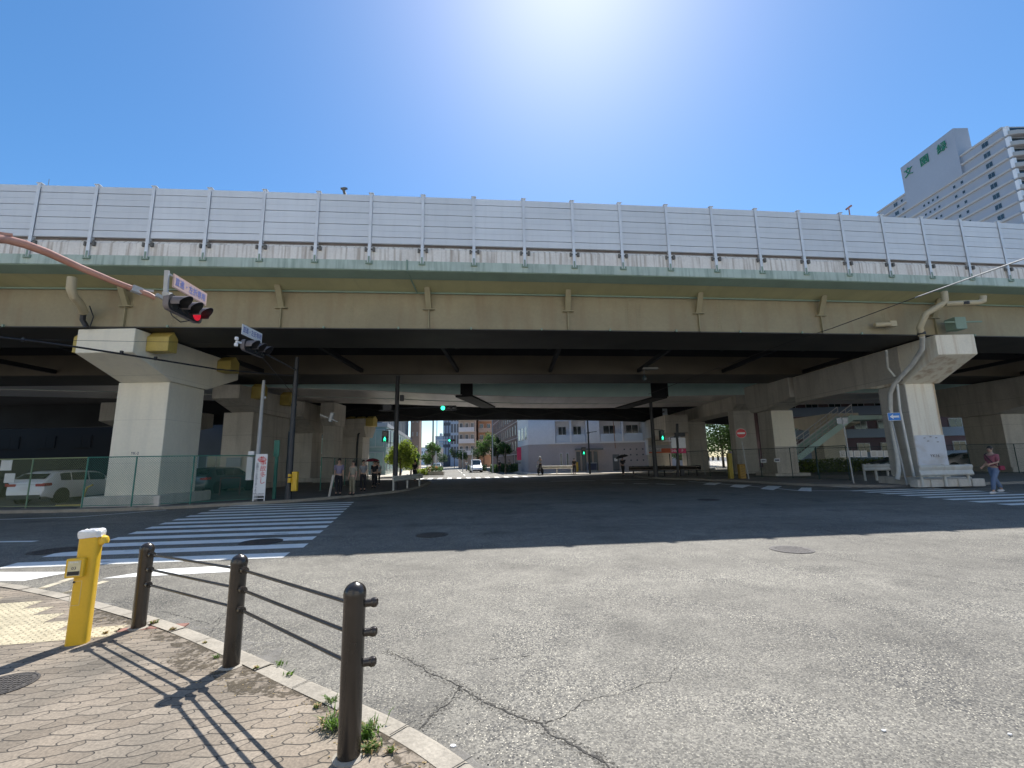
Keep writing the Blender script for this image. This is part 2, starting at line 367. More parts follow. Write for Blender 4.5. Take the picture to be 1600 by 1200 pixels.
A['tape'] = mat('clear_plastic_wrap', (.72, .73, .74), .22, .12, 20, bump=.9, bscale=22)
A['label'] = mat('faded_label', (.62, .56, .36), .5, .1, 20)
A['b_black'] = mat('shade_black_wall', (.016, .013, .010), .9, .2, .3)  # wall, frames and panes all near black; deep shade put into the colour
A['black'] = mat('black_plastic', (.02, .02, .022), .5, .2, 5)
A['blackp'] = mat('dark_pole_paint', (.035, .037, .042), .5, .2, 3)
A['housing'] = mat('signal_housing', (.17, .15, .15), .5, .1, 3)
A['redpole'] = mat('red_brown_pole', (.40, .20, .15), .45, .12, 2, streak=.3, scol=(.5, .33, .27), stretch=(2, 2, 2))
A['signw'] = mat('sign_white', (.80, .80, .80), .45, .03, 3)
A['signo'] = mat('sign_rim_orange', (.62, .42, .34), .5, .05, 3)
A['signb'] = mat('sign_blue_ink', (.06, .10, .42), .5, .05, 3)
A['blue'] = mat('sign_blue', (.02, .20, .62), .4, .05, 3)
A['red'] = mat('sign_red', (.62, .03, .035), .4, .05, 3)
A['magenta'] = mat('sign_magenta', (.62, .02, .12), .4, .05, 3)
A['ink'] = mat('ink_dark', (.05, .06, .12), .6, .05, 3)
A['galv'] = mat('galvanised_grey', (.42, .43, .43), .5, .1, 4)
A['fence'] = mat('green_fence', (.045, .20, .15), .5, .15, 3)
A['fencey'] = mat('faded_fence', (.30, .34, .17), .6, .15, 3)
A['fenced'] = mat('dark_fence', (.02, .05, .045), .6, .2, 3)
A['grn'] = emis('green_lamp', (.03, .9, .42), 2.0)
A['rdl'] = emis('red_lamp', (.55, .012, .03), .45)
A['lens_off'] = mat('dark_lens', (.03, .03, .03), .25, .2, 4)
A['manhole'] = mat('cast_iron', (.075, .068, .062), .6, .25, 8, bump=.6, bscale=45, metal=.3)
A['glass'] = glass('window_glass')
A['glassb'] = glass('blue_window_glass', (.10, .16, .22), .1)
A['carw'] = mat('white_car_paint', (.86, .86, .87), .3, .02, 1, spec=.6, coat=.5)
A['card'] = mat('dark_car_paint', (.045, .07, .08), .3, .05, 1, spec=.6, coat=.5)
A['cars'] = mat('silver_car_paint', (.45, .46, .48), .3, .03, 1, spec=.6, coat=.4)
A['tyre'] = mat('tyre_rubber', (.02, .02, .02), .8, .1, 4)
A['rim'] = mat('wheel_rim', (.35, .35, .36), .35, .1, 4, metal=.6)
A['tail'] = mat('tail_lamp_red', (.40, .02, .02), .25, .1, 4)
A['plate'] = mat('number_plate', (.75, .75, .76), .5, .03, 3)
A['skin'] = mat('skin', (.42, .27, .20), .55, .06, 8)
A['hair'] = mat('black_hair', (.015, .013, .012), .6, .2, 20)
A['leafy'] = mat('leaf_yellow_green', (.15, .19, .035), .6, .45, 2.2)
A['leafg'] = mat('leaf_green', (.055, .10, .03), .6, .45, 2.0)
A['leafd'] = mat('leaf_dark_green', (.025, .05, .02), .6, .4, 2.0)
A['leafw'] = mat('weed_green', (.10, .17, .035), .6, .4, 9)
A['leafb'] = mat('dry_leaf', (.36, .26, .12), .8, .4, 12)
A['bark'] = mat('bark', (.10, .08, .06), .9, .3, 6, bump=.5)
for k in ('leafy', 'leafg', 'leafd', 'leafw'):
    t = A[k].node_tree; b_ = t.nodes["Principled BSDF"]; tr = N(t, "ShaderNodeBsdfTranslucent"); ms = N(t, "ShaderNodeMixShader"); ms.inputs[0].default_value = .42
    hs = N(t, "ShaderNodeHueSaturation"); hs.inputs["Value"].default_value = 2.2; hs.inputs["Saturation"].default_value = 1.1
    t.links.new(b_.inputs["Base Color"].links[0].from_socket, hs.inputs["Color"]); t.links.new(hs.outputs[0], tr.inputs["Color"])
    t.links.new(b_.outputs[0], ms.inputs[1]); t.links.new(tr.outputs[0], ms.inputs[2]); t.links.new(ms.outputs[0], t.nodes["Material Output"].inputs["Surface"])
def cloth(n, c): return mat(n, c, .85, .12, 6)
A['b_white'] = mat('white_tile_wall', (.88, .88, .90), .7, .04, .4, fine=.04)
A['b_mauve'] = mat('mauve_base_wall', (.52, .46, .46), .75, .06, .5, fine=.05)
A['b_brown'] = mat('brown_tile_wall', (.20, .125, .11), .7, .08, .5, fine=.1)
A['b_orange'] = mat('orange_tile_wall', (.50, .30, .19), .7, .08, .3, fine=.08)
A['b_beige'] = mat('beige_wall', (.50, .42, .35), .75, .06, .3, fine=.05)
A['b_pink'] = mat('pink_tan_wall', (.52, .38, .30), .75, .06, .3)
A['b_grey'] = mat('grey_wall', (.38, .40, .42), .7, .06, .3)
A['b_panel'] = mat('frosted_balcony_panel', (.66, .74, .84), .3, .05, .5)
A['b_blue'] = mat('blue_grey_tower', (.28, .36, .48), .4, .08, .2)
A['b_dark'] = mat('dark_glass_tower', (.06, .08, .11), .25, .2, .3)
A['b_slat'] = mat('dark_louvre_wall', (.16, .17, .18), .6, .1, .4)
A['b_teal'] = mat('teal_glass_wall', (.25, .36, .34), .25, .15, .5)
A['b_lav'] = mat('tower_wall', (.38, .41, .47), .75, .03, .1, fine=.02)
A['b_cream'] = mat('balcony_cream', (.52, .50, .48), .7, .05, .3)
A['b_purple'] = mat('maroon_balcony_wall', (.20, .13, .15), .7, .08, .3)
A['b_near'] = mat('cream_bounce_wall', (.78, .74, .66), .8, .04, .3)
A['signgreen'] = mat('green_letters', (.02, .22, .12), .5, .1, .5)

XS = [-62+4*i for i in range(32)]
yg = lambda x: 18.2+.1*x+.0006*x*x        # front girder web
ybar = lambda x: yg(x)-1.5
def yt(x):                                 # teal viaduct front web
    return 38.0+.26*x-.0105*x*x if x < 11 else 39.8+.02*(x-11)
def yt(x):
    if x < 12: return 39.75-.0125*(12-x)**2 if x > -10 else 33.70+.55*(x+10)*.62
    return 39.75+.02*(x-12)

# ============================================================ SETTING
mb = MB(); mb.face([(-900, -900, -.03), (900, -900, -.03), (900, 2500, -.03), (-900, 2500, -.03)]); struct('ground', mb, A['ground'])
mb = MB(); mb.face([(-70, -12, 0), (70, -12, 0), (70, 260, 0), (-70, 260, 0)]); struct('road', mb, A['asphalt'])

KP = [(-40, 9.2), (-14, 7.85), (-10, 7.2), (-7.13, 6.55), (-5.61, 5.91), (-4.22, 5.21), (-3.1, 4.60), (-2.09, 3.93), (-1.38, 3.44), (-1.0, 3.19), (-.65, 2.95), (-.30, 2.66), (.1, 2.2), (.5, 1.5), (.8, .6), (.9, -1), (.9, -12)]
def offs(pl, d):
    out = []
    for i, p in enumerate(pl):
        a = Vector(pl[max(i-1, 0)]); b = Vector(pl[min(i+1, len(pl)-1)]); t = (b-a).normalized(); n = Vector((t.y, -t.x))
        out.append((p[0]+n.x*d, p[1]+n.y*d))
    return out
def resample(pl, step, rnd=3):
    pl = [Vector(p) for p in pl]; out = [pl[0]]; carry = step
    for a, b in zip(pl, pl[1:]):
        L_ = (b-a).length; s_ = carry
        while s_ < L_: out.append(a+(b-a)*s_/L_); s_ += step
        carry = s_-L_
    return out
KI = offs(KP, .17)
SW = .10
def smooth2(pl, it=2):
    for _ in range(it):
        q = [pl[0]]
        for a, b in zip(pl, pl[1:]):
            q += [(a[0]*.75+b[0]*.25, a[1]*.75+b[1]*.25), (a[0]*.25+b[0]*.75, a[1]*.25+b[1]*.75)]
        q.append(pl[-1]); pl = q
    return pl
KPs = smooth2(KP); KIs = offs(KPs, .17)
mb = MB(); poly = [(p[0], p[1]) for p in KIs]+[(-40, -12)]
mb.prism(poly, -.02, SW); struct('corner_sidewalk', mb, A['pavers'])
def kerb(name, pl, wdt, h, stone=.6, m=A['kerb']):
    mb = MB(); rs = resample(pl, .1); n = int(stone/.1)
    ino = offs([tuple(p) for p in rs], wdt); inb = offs([tuple(p) for p in rs], .03)
    i = 0
    while i < len(rs)-1:
        j = min(i+n, len(rs)-1); sh = random.uniform(-.004, .004)
        idx = list(range(i, j+1))
        for a, b in zip(idx, idx[1:]):
            def g2(k): 
                e = .004 if k in (i,) else (-.004 if k == j else 0)
                return k
            pa, pb = rs[a], rs[b]; ia, ib = ino[a], ino[b]; ba, bb = inb[a], inb[b]
            z = h+sh
            mb.face([(pa[0], pa[1], -.02), (pb[0], pb[1], -.02), (bb[0], bb[1], z-.008), (ba[0], ba[1], z-.008)])
            mb.face([(ba[0], ba[1], z-.008), (bb[0], bb[1], z-.008), (bb[0]*.85+ib[0]*.15, bb[1]*.85+ib[1]*.15, z), (ba[0]*.85+ia[0]*.15, ba[1]*.85+ia[1]*.15, z)])
            mb.face([(ba[0]*.85+ia[0]*.15, ba[1]*.85+ia[1]*.15, z), (bb[0]*.85+ib[0]*.15, bb[1]*.85+ib[1]*.15, z), (ib[0], ib[1], z), (ia[0], ia[1], z)])
        # joint
        p = Vector(rs[j]); q = Vector(ino[j]); t_ = (q-p).normalized(); nrm = Vector((-t_.y, t_.x))*.004
        mb.face([(p.x-nrm.x, p.y-nrm.y, h+.006), (p.x+nrm.x, p.y+nrm.y, h+.006), (q.x+nrm.x, q.y+nrm.y, h+.006), (q.x-nrm.x, q.y-nrm.y, h+.006)], 1)
        i = j
    return struct(name, mb, [m, A['crack']])
kerb('kerb_near_corner', KPs, .17, SW+.006)
# dusty gutter, irregular
mb = MB(); rs = resample(KPs, .12); up = offs([tuple(p) for p in rs], -.02)
ow = offs([tuple(p) for p in rs], -1)
for k in range(len(rs)-1):
    if rs[k].x < -8 or rs[k].y < 1: continue
    def wd(i):
        x = i*.12; return max(.03, .16+.12*math.sin(x*1.7)+.09*math.sin(x*4.1+1)+.05*math.sin(x*11))
    a, b = rs[k], rs[k+1]; na = Vector(ow[k])-a; nb_ = Vector(ow[k+1])-b
    mb.face([(a.x, a.y, .004), (b.x, b.y, .004), (*(b+nb_*wd(k+1)), .004), (*(a+na*wd(k)), .004)])
o = struct('gutter_dust', mb, A['dust'])
mb = MB(); rs2 = resample(KIs, .1); ow2 = offs([tuple(p) for p in rs2], 1)
for k in range(len(rs2)-1):
    if rs2[k].x < -4.6 or rs2[k].y < 1.5: continue
    def wi(i): x = i*.1; return max(.02, .17+.10*math.sin(x*2.3+1)+.06*math.sin(x*7.1)+.03*math.sin(x*19))
    a, b = rs2[k], rs2[k+1]; na = Vector(ow2[k])-a; nb_ = Vector(ow2[k+1])-b
    mb.face([(a.x, a.y, SW+.003), (b.x, b.y, SW+.003), (*(b+nb_*wi(k+1)), SW+.003), (*(a+na*wi(k)), SW+.003)])
A['soil'] = mat('kerbside_soil', (.085, .068, .045), .95, .35, 9, fine=.3)
struct('soil_strip', mb, A['soil'])
t = A['soil'].node_tree; b_ = t.nodes["Principled BSDF"]
geo = N(t, "ShaderNodeNewGeometry"); no = N(t, "ShaderNodeTexNoise"); no.inputs["Scale"].default_value = 14; no.inputs["Detail"].default_value = 8; no.inputs["Roughness"].default_value = .7
t.links.new(geo.outputs["Position"], no.inputs["Vector"]); rr = N(t, "ShaderNodeValToRGB"); rr.color_ramp.elements[0].position = .46; rr.color_ramp.elements[1].position = .56
rr.color_ramp.elements[1].color = (.8, .8, .8, 1)
t.links.new(no.outputs[0], rr.inputs[0]); t.links.new(rr.outputs[0], b_.inputs["Alpha"])
t = A['dust'].node_tree; b_ = t.nodes["Principled BSDF"]
geo = N(t, "ShaderNodeNewGeometry"); no = N(t, "ShaderNodeTexNoise"); no.inputs["Scale"].default_value = 5; no.inputs["Detail"].default_value = 8
t.links.new(geo.outputs["Position"], no.inputs["Vector"]); rr = N(t, "ShaderNodeValToRGB"); rr.color_ramp.elements[0].position = .42; rr.color_ramp.elements[1].position = .60
rr.color_ramp.elements[1].color = (.6, .6, .6, 1)
t.links.new(no.outputs[0], rr.inputs[0]); t.links.new(rr.outputs[0], b_.inputs["Alpha"])

LK = smooth2([(-70, 19.8), (-40, 17.6), (-20.2, 17.5), (-16.3, 17.35), (-14, 17.7), (-12.2, 18.5), (-10.4, 19.5), (-8.9, 20.8), (-7.6, 22.8), (-6.4, 25.0), (-6.0, 27), (-6.1, 31), (-6.6, 37.6), (-8.2, 40.2), (-12, 41.6), (-70, 43)], 1)
mb = MB(); mb.prism(offs(LK, -.17)[::-1] if False else [(p[0], p[1]) for p in LK]+[], -.02, .10); struct('left_pavement', mb, A['dirt'])
kerb('kerb_left', LK, -.17, .115, 1.0)
RK = smooth2([(70, 30), (30, 23.4), (20, 22.1), (17.6, 22.0), (16.2, 23.0), (15.0, 25.6), (14.3, 29), (12.6, 33), (11.0, 35.6), (10.5, 38), (10.8, 41.5), (13, 42.8), (70, 46)], 1)
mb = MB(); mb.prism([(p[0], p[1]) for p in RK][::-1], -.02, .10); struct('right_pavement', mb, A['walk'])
kerb('kerb_right', RK, .17, .115, 1.0)
sx = lambda Y: -.143*(Y-45)
FR = [(70, 52), (12, 48.6), (4, 48.9), (1.6, 50.5)]+[(1.6-.143*(Y-50.5), Y) for Y in (60, 90, 140, 200)]+[(70, 200)]
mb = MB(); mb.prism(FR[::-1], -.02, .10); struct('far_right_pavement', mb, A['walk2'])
kerb('kerb_far_right', FR[:-1], .17, .115, 2.0)
FL = [(-70, 51), (-16, 48.2), (-12.4, 49), (-10.9, 51)]+[(-10.9-.143*(Y-51), Y) for Y in (60, 90, 140, 200)]+[(-70, 200)]
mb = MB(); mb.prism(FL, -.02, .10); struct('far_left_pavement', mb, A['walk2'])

# road markings (sheets 4 mm above the road)
def quad(mb, p, z=.004): mb.face([(q[0], q[1], z) for q in p])
def lerp(tab, y):
    for (a, va), (b, vb) in zip(tab, tab[1:]):
        if a <= y <= b: return va+(vb-va)*(y-a)/(b-a)
    return tab[-1][1] if y > tab[-1][0] else tab[0][1]
LE = [(6.9, -8.0), (8.1, -8.6), (10.9, -9.2), (14.4, -10.4), (18.2, -11.4), (21, -11.8)]
RE = [(7.0, -4.35), (8.0, -4.1), (9.0, -4.05), (12.5, -4.9), (20.4, -6.9), (22, -7.3)]
k = 0; y = 7.15
while y < 19.6:
    mb = MB(); xl = lerp(LE, y); xr = lerp(RE, y+.4); sl_ = .1
    def pt(x, yy): return (x, yy+sl_*(x+6))
    mb.face([(*pt(xl, y-.02), .004), (*pt(xr, y-.02), .004), (*pt(xr-.1, y+.45), .004), (*pt(xl-.15, y+.45), .004)])
    if k == 0:
        mb = MB(); mb.face([(-8.4, 6.97, .004), (-7.2, 6.93, .004), (-7.0, 7.45, .004), (-8.4, 7.55, .004)]); mb.face([(-6.1, 6.98, .004), (-4.4, 7.25, .004), (-4.4, 7.75, .004), (-5.7, 7.5, .004)])
    struct('crosswalk_stripe', mb, A['line']); y += .93; k += 1
for k in range(9):
    mb = MB(); y = 13.0+k*.9; mb.face([(14.9, y, .004), (19.3, y+.44, .004), (19.3, y+.88, .004), (14.9, y+.44, .004)])
    struct('crosswalk_stripe', mb, A['line'])
def gline(pts, wdt, name='road_line'):
    mb = MB(); pts = [Vector(p) for p in pts]
    for a, b in zip(pts, pts[1:]):
        d = (b-a).normalized(); n = Vector((-d.y, d.x, 0))*wdt/2
        mb.face([(a-n).to_tuple()[:2]+(.004,), (b-n).to_tuple()[:2]+(.004,), (b+n).to_tuple()[:2]+(.004,), (a+n).to_tuple()[:2]+(.004,)])
    return struct(name, mb, A['line'])
gline([g(1075, 752), g(1200, 762), g(1250, 767), g(1325, 767)], .15)
gline([g(1140, 750.5), g(1240, 757), g(1330, 762)], .15)
for a, b, c, d in (((1108, 754), (1128, 754.5), (1117, 758), (1098, 757)), ((1148, 757), (1175, 758), (1160, 762.5), (1140, 760.5)), ((1200, 759), (1222, 760), (1208, 766), (1188, 764)), ((1252, 762), (1268, 762), (1268, 768), (1246, 767))):
    mb = MB(); quad(mb, [g(*q) for q in (a, b, c, d)], .005); struct('hatch_marking', mb, A['line'])
gline([g(1200, 754), g(1290, 758)], .12); gline([g(-30, 847), g(56, 846)], .16)
gline([g(-40, 813), g(120, 808), g(260, 797)], .13)
for a, b in (((860, 752), (930, 751)), ((940, 750), (1012, 749)), ((955, 755), (975, 755)), ((990, 755.5), (1012, 756)), ((1025, 756), (1055, 757))):
    gline([g(*a), g(*b)], .3)
for k in range(12):
    mb = MB(); x = -9.2+k*.95+.0; mb.face([(x, 43.6+.06*x, .004), (x+.45, 43.6+.06*x, .004), (x-.05, 47.4, .004), (x-.5, 47.4, .004)]); struct('crosswalk_stripe', mb, A['line'])
for k in range(10):
    y0 = 54+k*11; gline([(-5.2-.143*(y0-50), y0, 0), (-5.2-.143*(y0-45), y0+5, 0)], .15)
# near yellow lines by the lowered kerb
A['yline'] = paint('cream_road_paint', (.52, .46, .34), .7)
for a, b in (((48, 923), (118, 900)), ((82, 931), (160, 908))):
    mb = MB(); p, q = g(*a), g(*b); d = (q-p).normalized()*.0; mb.face([(p.x, p.y, .004), (p.x+.12, p.y-.02, .004), (q.x+.12, q.y-.02, .004), (q.x, q.y, .004)]); struct('road_line', mb, A['yline'])

# asphalt cracks, jagged ribbons
def crack(pts, w0, w1):
    mb = MB(); P_ = [g(*p) for p in pts]; fine = []
    for a, b in zip(P_, P_[1:]):
        n = max(2, int((b-a).length/.018))
        for i in range(n): fine.append(a+(b-a)*i/n)
    fine.append(P_[-1]); L_ = []; off = 0
    for i, p in enumerate(fine):
        f = i/len(fine); wv = (w0*(1-f)+w1*f)*random.uniform(.1, 1.5)
        off = off*.8+random.uniform(-.008, .008); a = fine[max(i-1, 0)]; b = fine[min(i+1, len(fine)-1)]
        d = (b-a).normalized(); n = Vector((-d.y, d.x, 0)); L_.append((p+n*(off+wv/2), p+n*(off-wv/2)))
    for (a, b), (c, d) in zip(L_, L_[1:]): mb.face([(a.x, a.y, .003), (b.x, b.y, .003), (d.x, d.y, .003), (c.x, c.y, .003)])
    struct('asphalt_crack', mb, A['crack'])
    if w1 < .007: return
    mb = MB()
    for (a, b), (c, d) in zip(L_, L_[1:]):
        e, f_ = (a-b).normalized()*.045, (c-d).normalized()*.045
        mb.face([(a.x+e.x, a.y+e.y, .002), (b.x-e.x, b.y-e.y, .002), (d.x-f_.x, d.y-f_.y, .002), (c.x+f_.x, c.y+f_.y, .002)])
    struct('crumbled_crack_edge', mb, A['crumb'])
A['crumb'] = mat('crumbled_asphalt', (.07, .065, .055), .95, .3, 30)
t = A['crumb'].node_tree; b_ = t.nodes["Principled BSDF"]
geo = N(t, "ShaderNodeNewGeometry"); no = N(t, "ShaderNodeTexNoise"); no.inputs["Scale"].default_value = 55; no.inputs["Detail"].default_value = 3
t.links.new(geo.outputs["Position"], no.inputs["Vector"]); rr = N(t, "ShaderNodeValToRGB"); rr.color_ramp.elements[0].position = .54; rr.color_ramp.elements[1].position = .60
rr.color_ramp.elements[1].color = (.75, .75, .75, 1); t.links.new(no.outputs[0], rr.inputs[0]); t.links.new(rr.outputs[0], b_.inputs["Alpha"])
crack([(600, 1017), (645, 1034), (679, 1056), (720, 1073)], .004, .012)
crack([(720, 1073), (757, 1099), (795, 1114), (844, 1131), (862, 1150), (911, 1171), (937, 1187), (960, 1205)], .012, .017)
crack([(720, 1073), (701, 1099), (675, 1116), (652, 1140)], .008, .012)
crack([(844, 1131), (885, 1118), (911, 1097), (967, 1084), (1009, 1067), (1042, 1064), (1061, 1041)], .006, .004)
crack([(690, 1042), (760, 1032), (830, 1024)], .003, .006)
crack([(440, 872), (560, 866), (640, 862)], .008, .01)
crack([(1275, 864), (1400, 890), (1600, 925)], .008, .006)
crack([(320, 1000), (352, 958), (400, 930)], .006, .004)
crack([(250, 955), (330, 975), (352, 958)], .006, .006)
crack([(60, 905), (140, 893), (220, 880)], .01, .01)

def inpoly(p, pl):
    c = False; n = len(pl)
    for i in range(n):
        a, b = pl[i], pl[(i+1) % n]
        if (a[1] > p[1]) != (b[1] > p[1]) and p[0] < (b[0]-a[0])*(p[1]-a[1])/(b[1]-a[1])+a[0]: c = not c
    return c
KIin = offs(KPs, .22)+[(-40, -12)]
# tactile paving: 0.3 m tiles on the corner sidewalk
mb = MB(); e1 = Vector((math.cos(R(12)), math.sin(R(12)), 0)); e2 = Vector((-e1.y, e1.x, 0)); O = Vector((-4.35, 4.55, 0))
for i in range(-9, 2):
    for j in range(-1, 5):
        if not (-1 <= j+ (i+2)*.33 <= 3.2) : continue
        c = O+e1*.302*i+e2*.302*j
        if not all(inpoly((p.x, p.y), KIin) for p in (c, c+e1*.3, c+e1*.3+e2*.3, c+e2*.3)): continue
        q = [c, c+e1*.297, c+e1*.297+e2*.297, c+e2*.297]
        mb.prism([(p.x, p.y) for p in q], SW-.01, SW+.003)
        for a in range(5):
            for b in range(5):
                s_ = c+e1*(.03+.06*a)+e2*(.03+.06*b); mb.lathe((s_.x, s_.y, SW+.003), [(.014, 0), (.009, .005)], 6)
struct('tactile_paving', mb, A['tactile'])
A['redb'] = mat('red_paver', (.26, .13, .10), .85, .15, 8)
mb = MB(); c = Vector((-3.75, 4.48, 0))
for i in range(3):
    q = c+e1*.2*i; mb.prism([(p.x, p.y) for p in (q, q+e1*.19, q+e1*.19+e2*.09, q+e2*.09)], SW-.01, SW+.003)
struct('red_pavers', mb, A['redb'])

# manholes
def manhole(p, r, z, label, m=A['manhole']):
    mb = MB(); mb.lathe((0, 0, 0), [(r, 0), (r, .006), (r*.93, .006), (r*.92, .003), (r*.90, .003), (r*.89, .007), (r*.02, .007)], 40)
    for a in range(-4, 5):
        for b in range(-4, 5):
            if math.hypot(a, b) < 4.6: mb.box((a*r*.17, b*r*.17, .009), (r*.09, r*.09, .004), rz=.785*((a+b) % 2))
    o = mb.build('manhole_cover', m); o.location = (p[0], p[1], z); tag(o, label, 'manhole cover', 'manhole covers'); return o
manhole(g(408, 847), .42, .004, 'dark manhole cover in the shade at the right edge of the near crosswalk')
manhole(g(675, 836), .36, .004, 'dark manhole cover in the shaded road just beyond the shadow edge')
manhole(g(1107, 781), .42, .004, 'small far manhole cover deep in the shaded road')
manhole(g(1237, 859), .34, .004, 'grey manhole cover in the sunlit road', mat('worn_iron', (.11, .10, .095), .6, .3, 10, bump=.5, bscale=50))
manhole(g(85, 861), .40, .004, 'dark manhole cover behind the yellow push button post')
manhole(g(0, 1072, SW), .20, SW+.001, 'round manhole cover set in the brown pavers')

# ============================================================ VIADUCTS
vd = empty('elevated_highway', (0, 18, 0), 0, 'long curved elevated highway of tan steel girders carrying the noise barrier', 'viaduct')
def sub(mb, name, m, par, **k):
    o = mb.build(name, m, **k); 
    if par is not None:
        o.parent = par; o.matrix_parent_inverse = Matrix.Translation(-Vector(par.location)) if par.type == 'EMPTY' or True else Matrix()
    return o
Z0 = 7.04
def sw_(name, sec, m, par=vd, yf=yg, xs=XS): mb = MB(); mb.sweep(sec, xs, yf); return sub(mb, name, m, par)
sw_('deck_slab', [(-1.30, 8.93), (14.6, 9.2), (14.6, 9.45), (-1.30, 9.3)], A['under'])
sw_('parapet', [(-1.5, 8.95), (-1.22, 8.95), (-1.22, 9.98), (-1.38, 9.98), (-1.5, 9.80)], A['parapet'])
sw_('edge_band', [(-1.54, 8.93), (-1.502, 8.93), (-1.502, 9.30), (-1.54, 9.30)], A['net'])
sw_('drip_edge', [(-1.50, 8.90), (-1.02, 8.76), (-1.02, 8.94), (-1.50, 8.945)], A['green'])
sw_('soffit_plate', [(-1.02, 8.78), (0.0, 8.60), (0.0, 8.66), (-1.02, 8.92)], A['olive'])
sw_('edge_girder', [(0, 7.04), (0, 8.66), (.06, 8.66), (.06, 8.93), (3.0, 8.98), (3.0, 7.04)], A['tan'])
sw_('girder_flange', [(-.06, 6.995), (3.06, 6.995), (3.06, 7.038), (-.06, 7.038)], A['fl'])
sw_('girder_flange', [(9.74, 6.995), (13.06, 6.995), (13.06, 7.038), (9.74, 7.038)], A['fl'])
sw_('longitudinal_conduit', [(-.10, 8.54), (-.04, 8.54), (-.04, 8.60), (-.10, 8.60)], A['green'])
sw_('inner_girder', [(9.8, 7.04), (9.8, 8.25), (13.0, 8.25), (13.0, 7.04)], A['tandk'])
sw_('girder_top', [(9.85, 8.252), (9.85, 9.08), (12.9, 9.1), (12.9, 8.252)], A['under'])  # upper part of the web coloured dark to stand for shade below the deck
sw_('far_parapet', [(14.3, 8.95), (14.6, 8.95), (14.6, 10.0), (14.3, 10.0)], A['parapet'])
# stringers beneath the slab
for d in (4.6, 6.4, 8.2):
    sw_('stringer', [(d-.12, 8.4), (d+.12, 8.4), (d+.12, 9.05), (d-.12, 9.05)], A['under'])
xs_b = [-3.4+5.85*i for i in range(-8, 9)]
for x in xs_b:
    y = yg(x)
    mb = MB()   # sloping cantilever bracket in front of the web
    mb.xprism([(y-.52, 8.67), (y-.40, 8.65), (y-.02, 8.02), (y-.02, 7.88), (y-.09, 7.88)], x-.11, x+.11)
    mb.b2(x-.24, x+.24, y-.13, y-.003, 7.84, 7.88); sub(mb, 'bracket', A['tand'], vd)
    mb = MB(); mb.b2(x-.02, x+.02, y-.10, y-.003, 7.045, 7.83); sub(mb, 'web_stiffener', A['tand'], vd)
    mb = MB(); y3 = y+3.05; mb.bar((x, y3, 8.8), (x, y+9.75, 8.8), .28, .35); mb.bar((x, y3, 7.25), (x, y+9.75, 7.25), .18, .22)
    sub(mb, 'cross_frame', A['under'], vd)
for x in [-40+2.95*i for i in range(30)]:
    y = yg(x); mb = MB(); mb.b2(x-.03, x+.03, y-.13, y-.06, 7.0, 7.09); sub(mb, 'bolt_lug', A['green'], vd)
# splice plates
for x in (-13.4, -6.0, -6.6, 5.0, 5.5, 9.2, 17.3):
    y = yg(x); mb = MB()
    for j in range(12): 
        for q in (0, .12): mb.b2(x+q, x+q+.035, y-.012, y-.001, 7.12+j*.115, 7.155+j*.115)
    sub(mb, 'bolt_row', A['tand'], vd)
mb = MB()
p0 = P(636, 405, yg(-4)-1.56); mb.tube([(p0.x, p0.y, 9.33), (p0.x, p0.y, 8.9), (p0.x+.1, yg(p0.x)-.12, 8.56)], .035, 6); sub(mb, 'drain_pipe', A['green'], vd)

# noise barrier
nb = empty('noise_barrier', (0, 16.7, 10), 0, 'grey blue louvred noise barrier along the top edge of the elevated highway', 'barrier')
x = -29.4; xs_p = []
while x < 34: xs_p.append(x); x += 2.0
def pan(x0, x1, j):
    mb = MB(); ZB, ZT = 10.0, 12.05; a = .07
    ang = math.atan2(ybar(x1)-ybar(x0), x1-x0); cx = (x0+x1)/2; cy = (ybar(x0)+ybar(x1))/2; Lp = math.hypot(x1-x0, ybar(x1)-ybar(x0))-.10
    hs = (ZT-ZB)
    cuts = [0, .135, .38, .62, .86, 1.0]
    for c0, c1 in zip(cuts, cuts[1:]):
        z0 = ZB+hs*c0+.012; z1 = ZB+hs*c1-.012
        if c1-c0 > .2:
            zm = (z0+z1)/2
            mb.box((cx, cy+.02, (z0+zm-.003)/2), (Lp, .08, zm-.003-z0), ang); mb.box((cx, cy+.02, (z1+zm+.003)/2), (Lp, .08, z1-zm-.003), ang)
        else: mb.box((cx, cy+.02, (z0+z1)/2), (Lp, .08, z1-z0), ang)
    mb.box((cx, cy+.05, (ZB+ZT)/2+.01), (Lp, .05, hs-.03), ang, m=1)
    return mb.build('noise_panel', [A['alu'], A['dark']], None)
for j, (x0, x1) in enumerate(zip(xs_p, xs_p[1:])):
    o = pan(x0, x1, j); o.parent = nb; o.matrix_parent_inverse = Matrix.Translation((0, -16.7, -10))
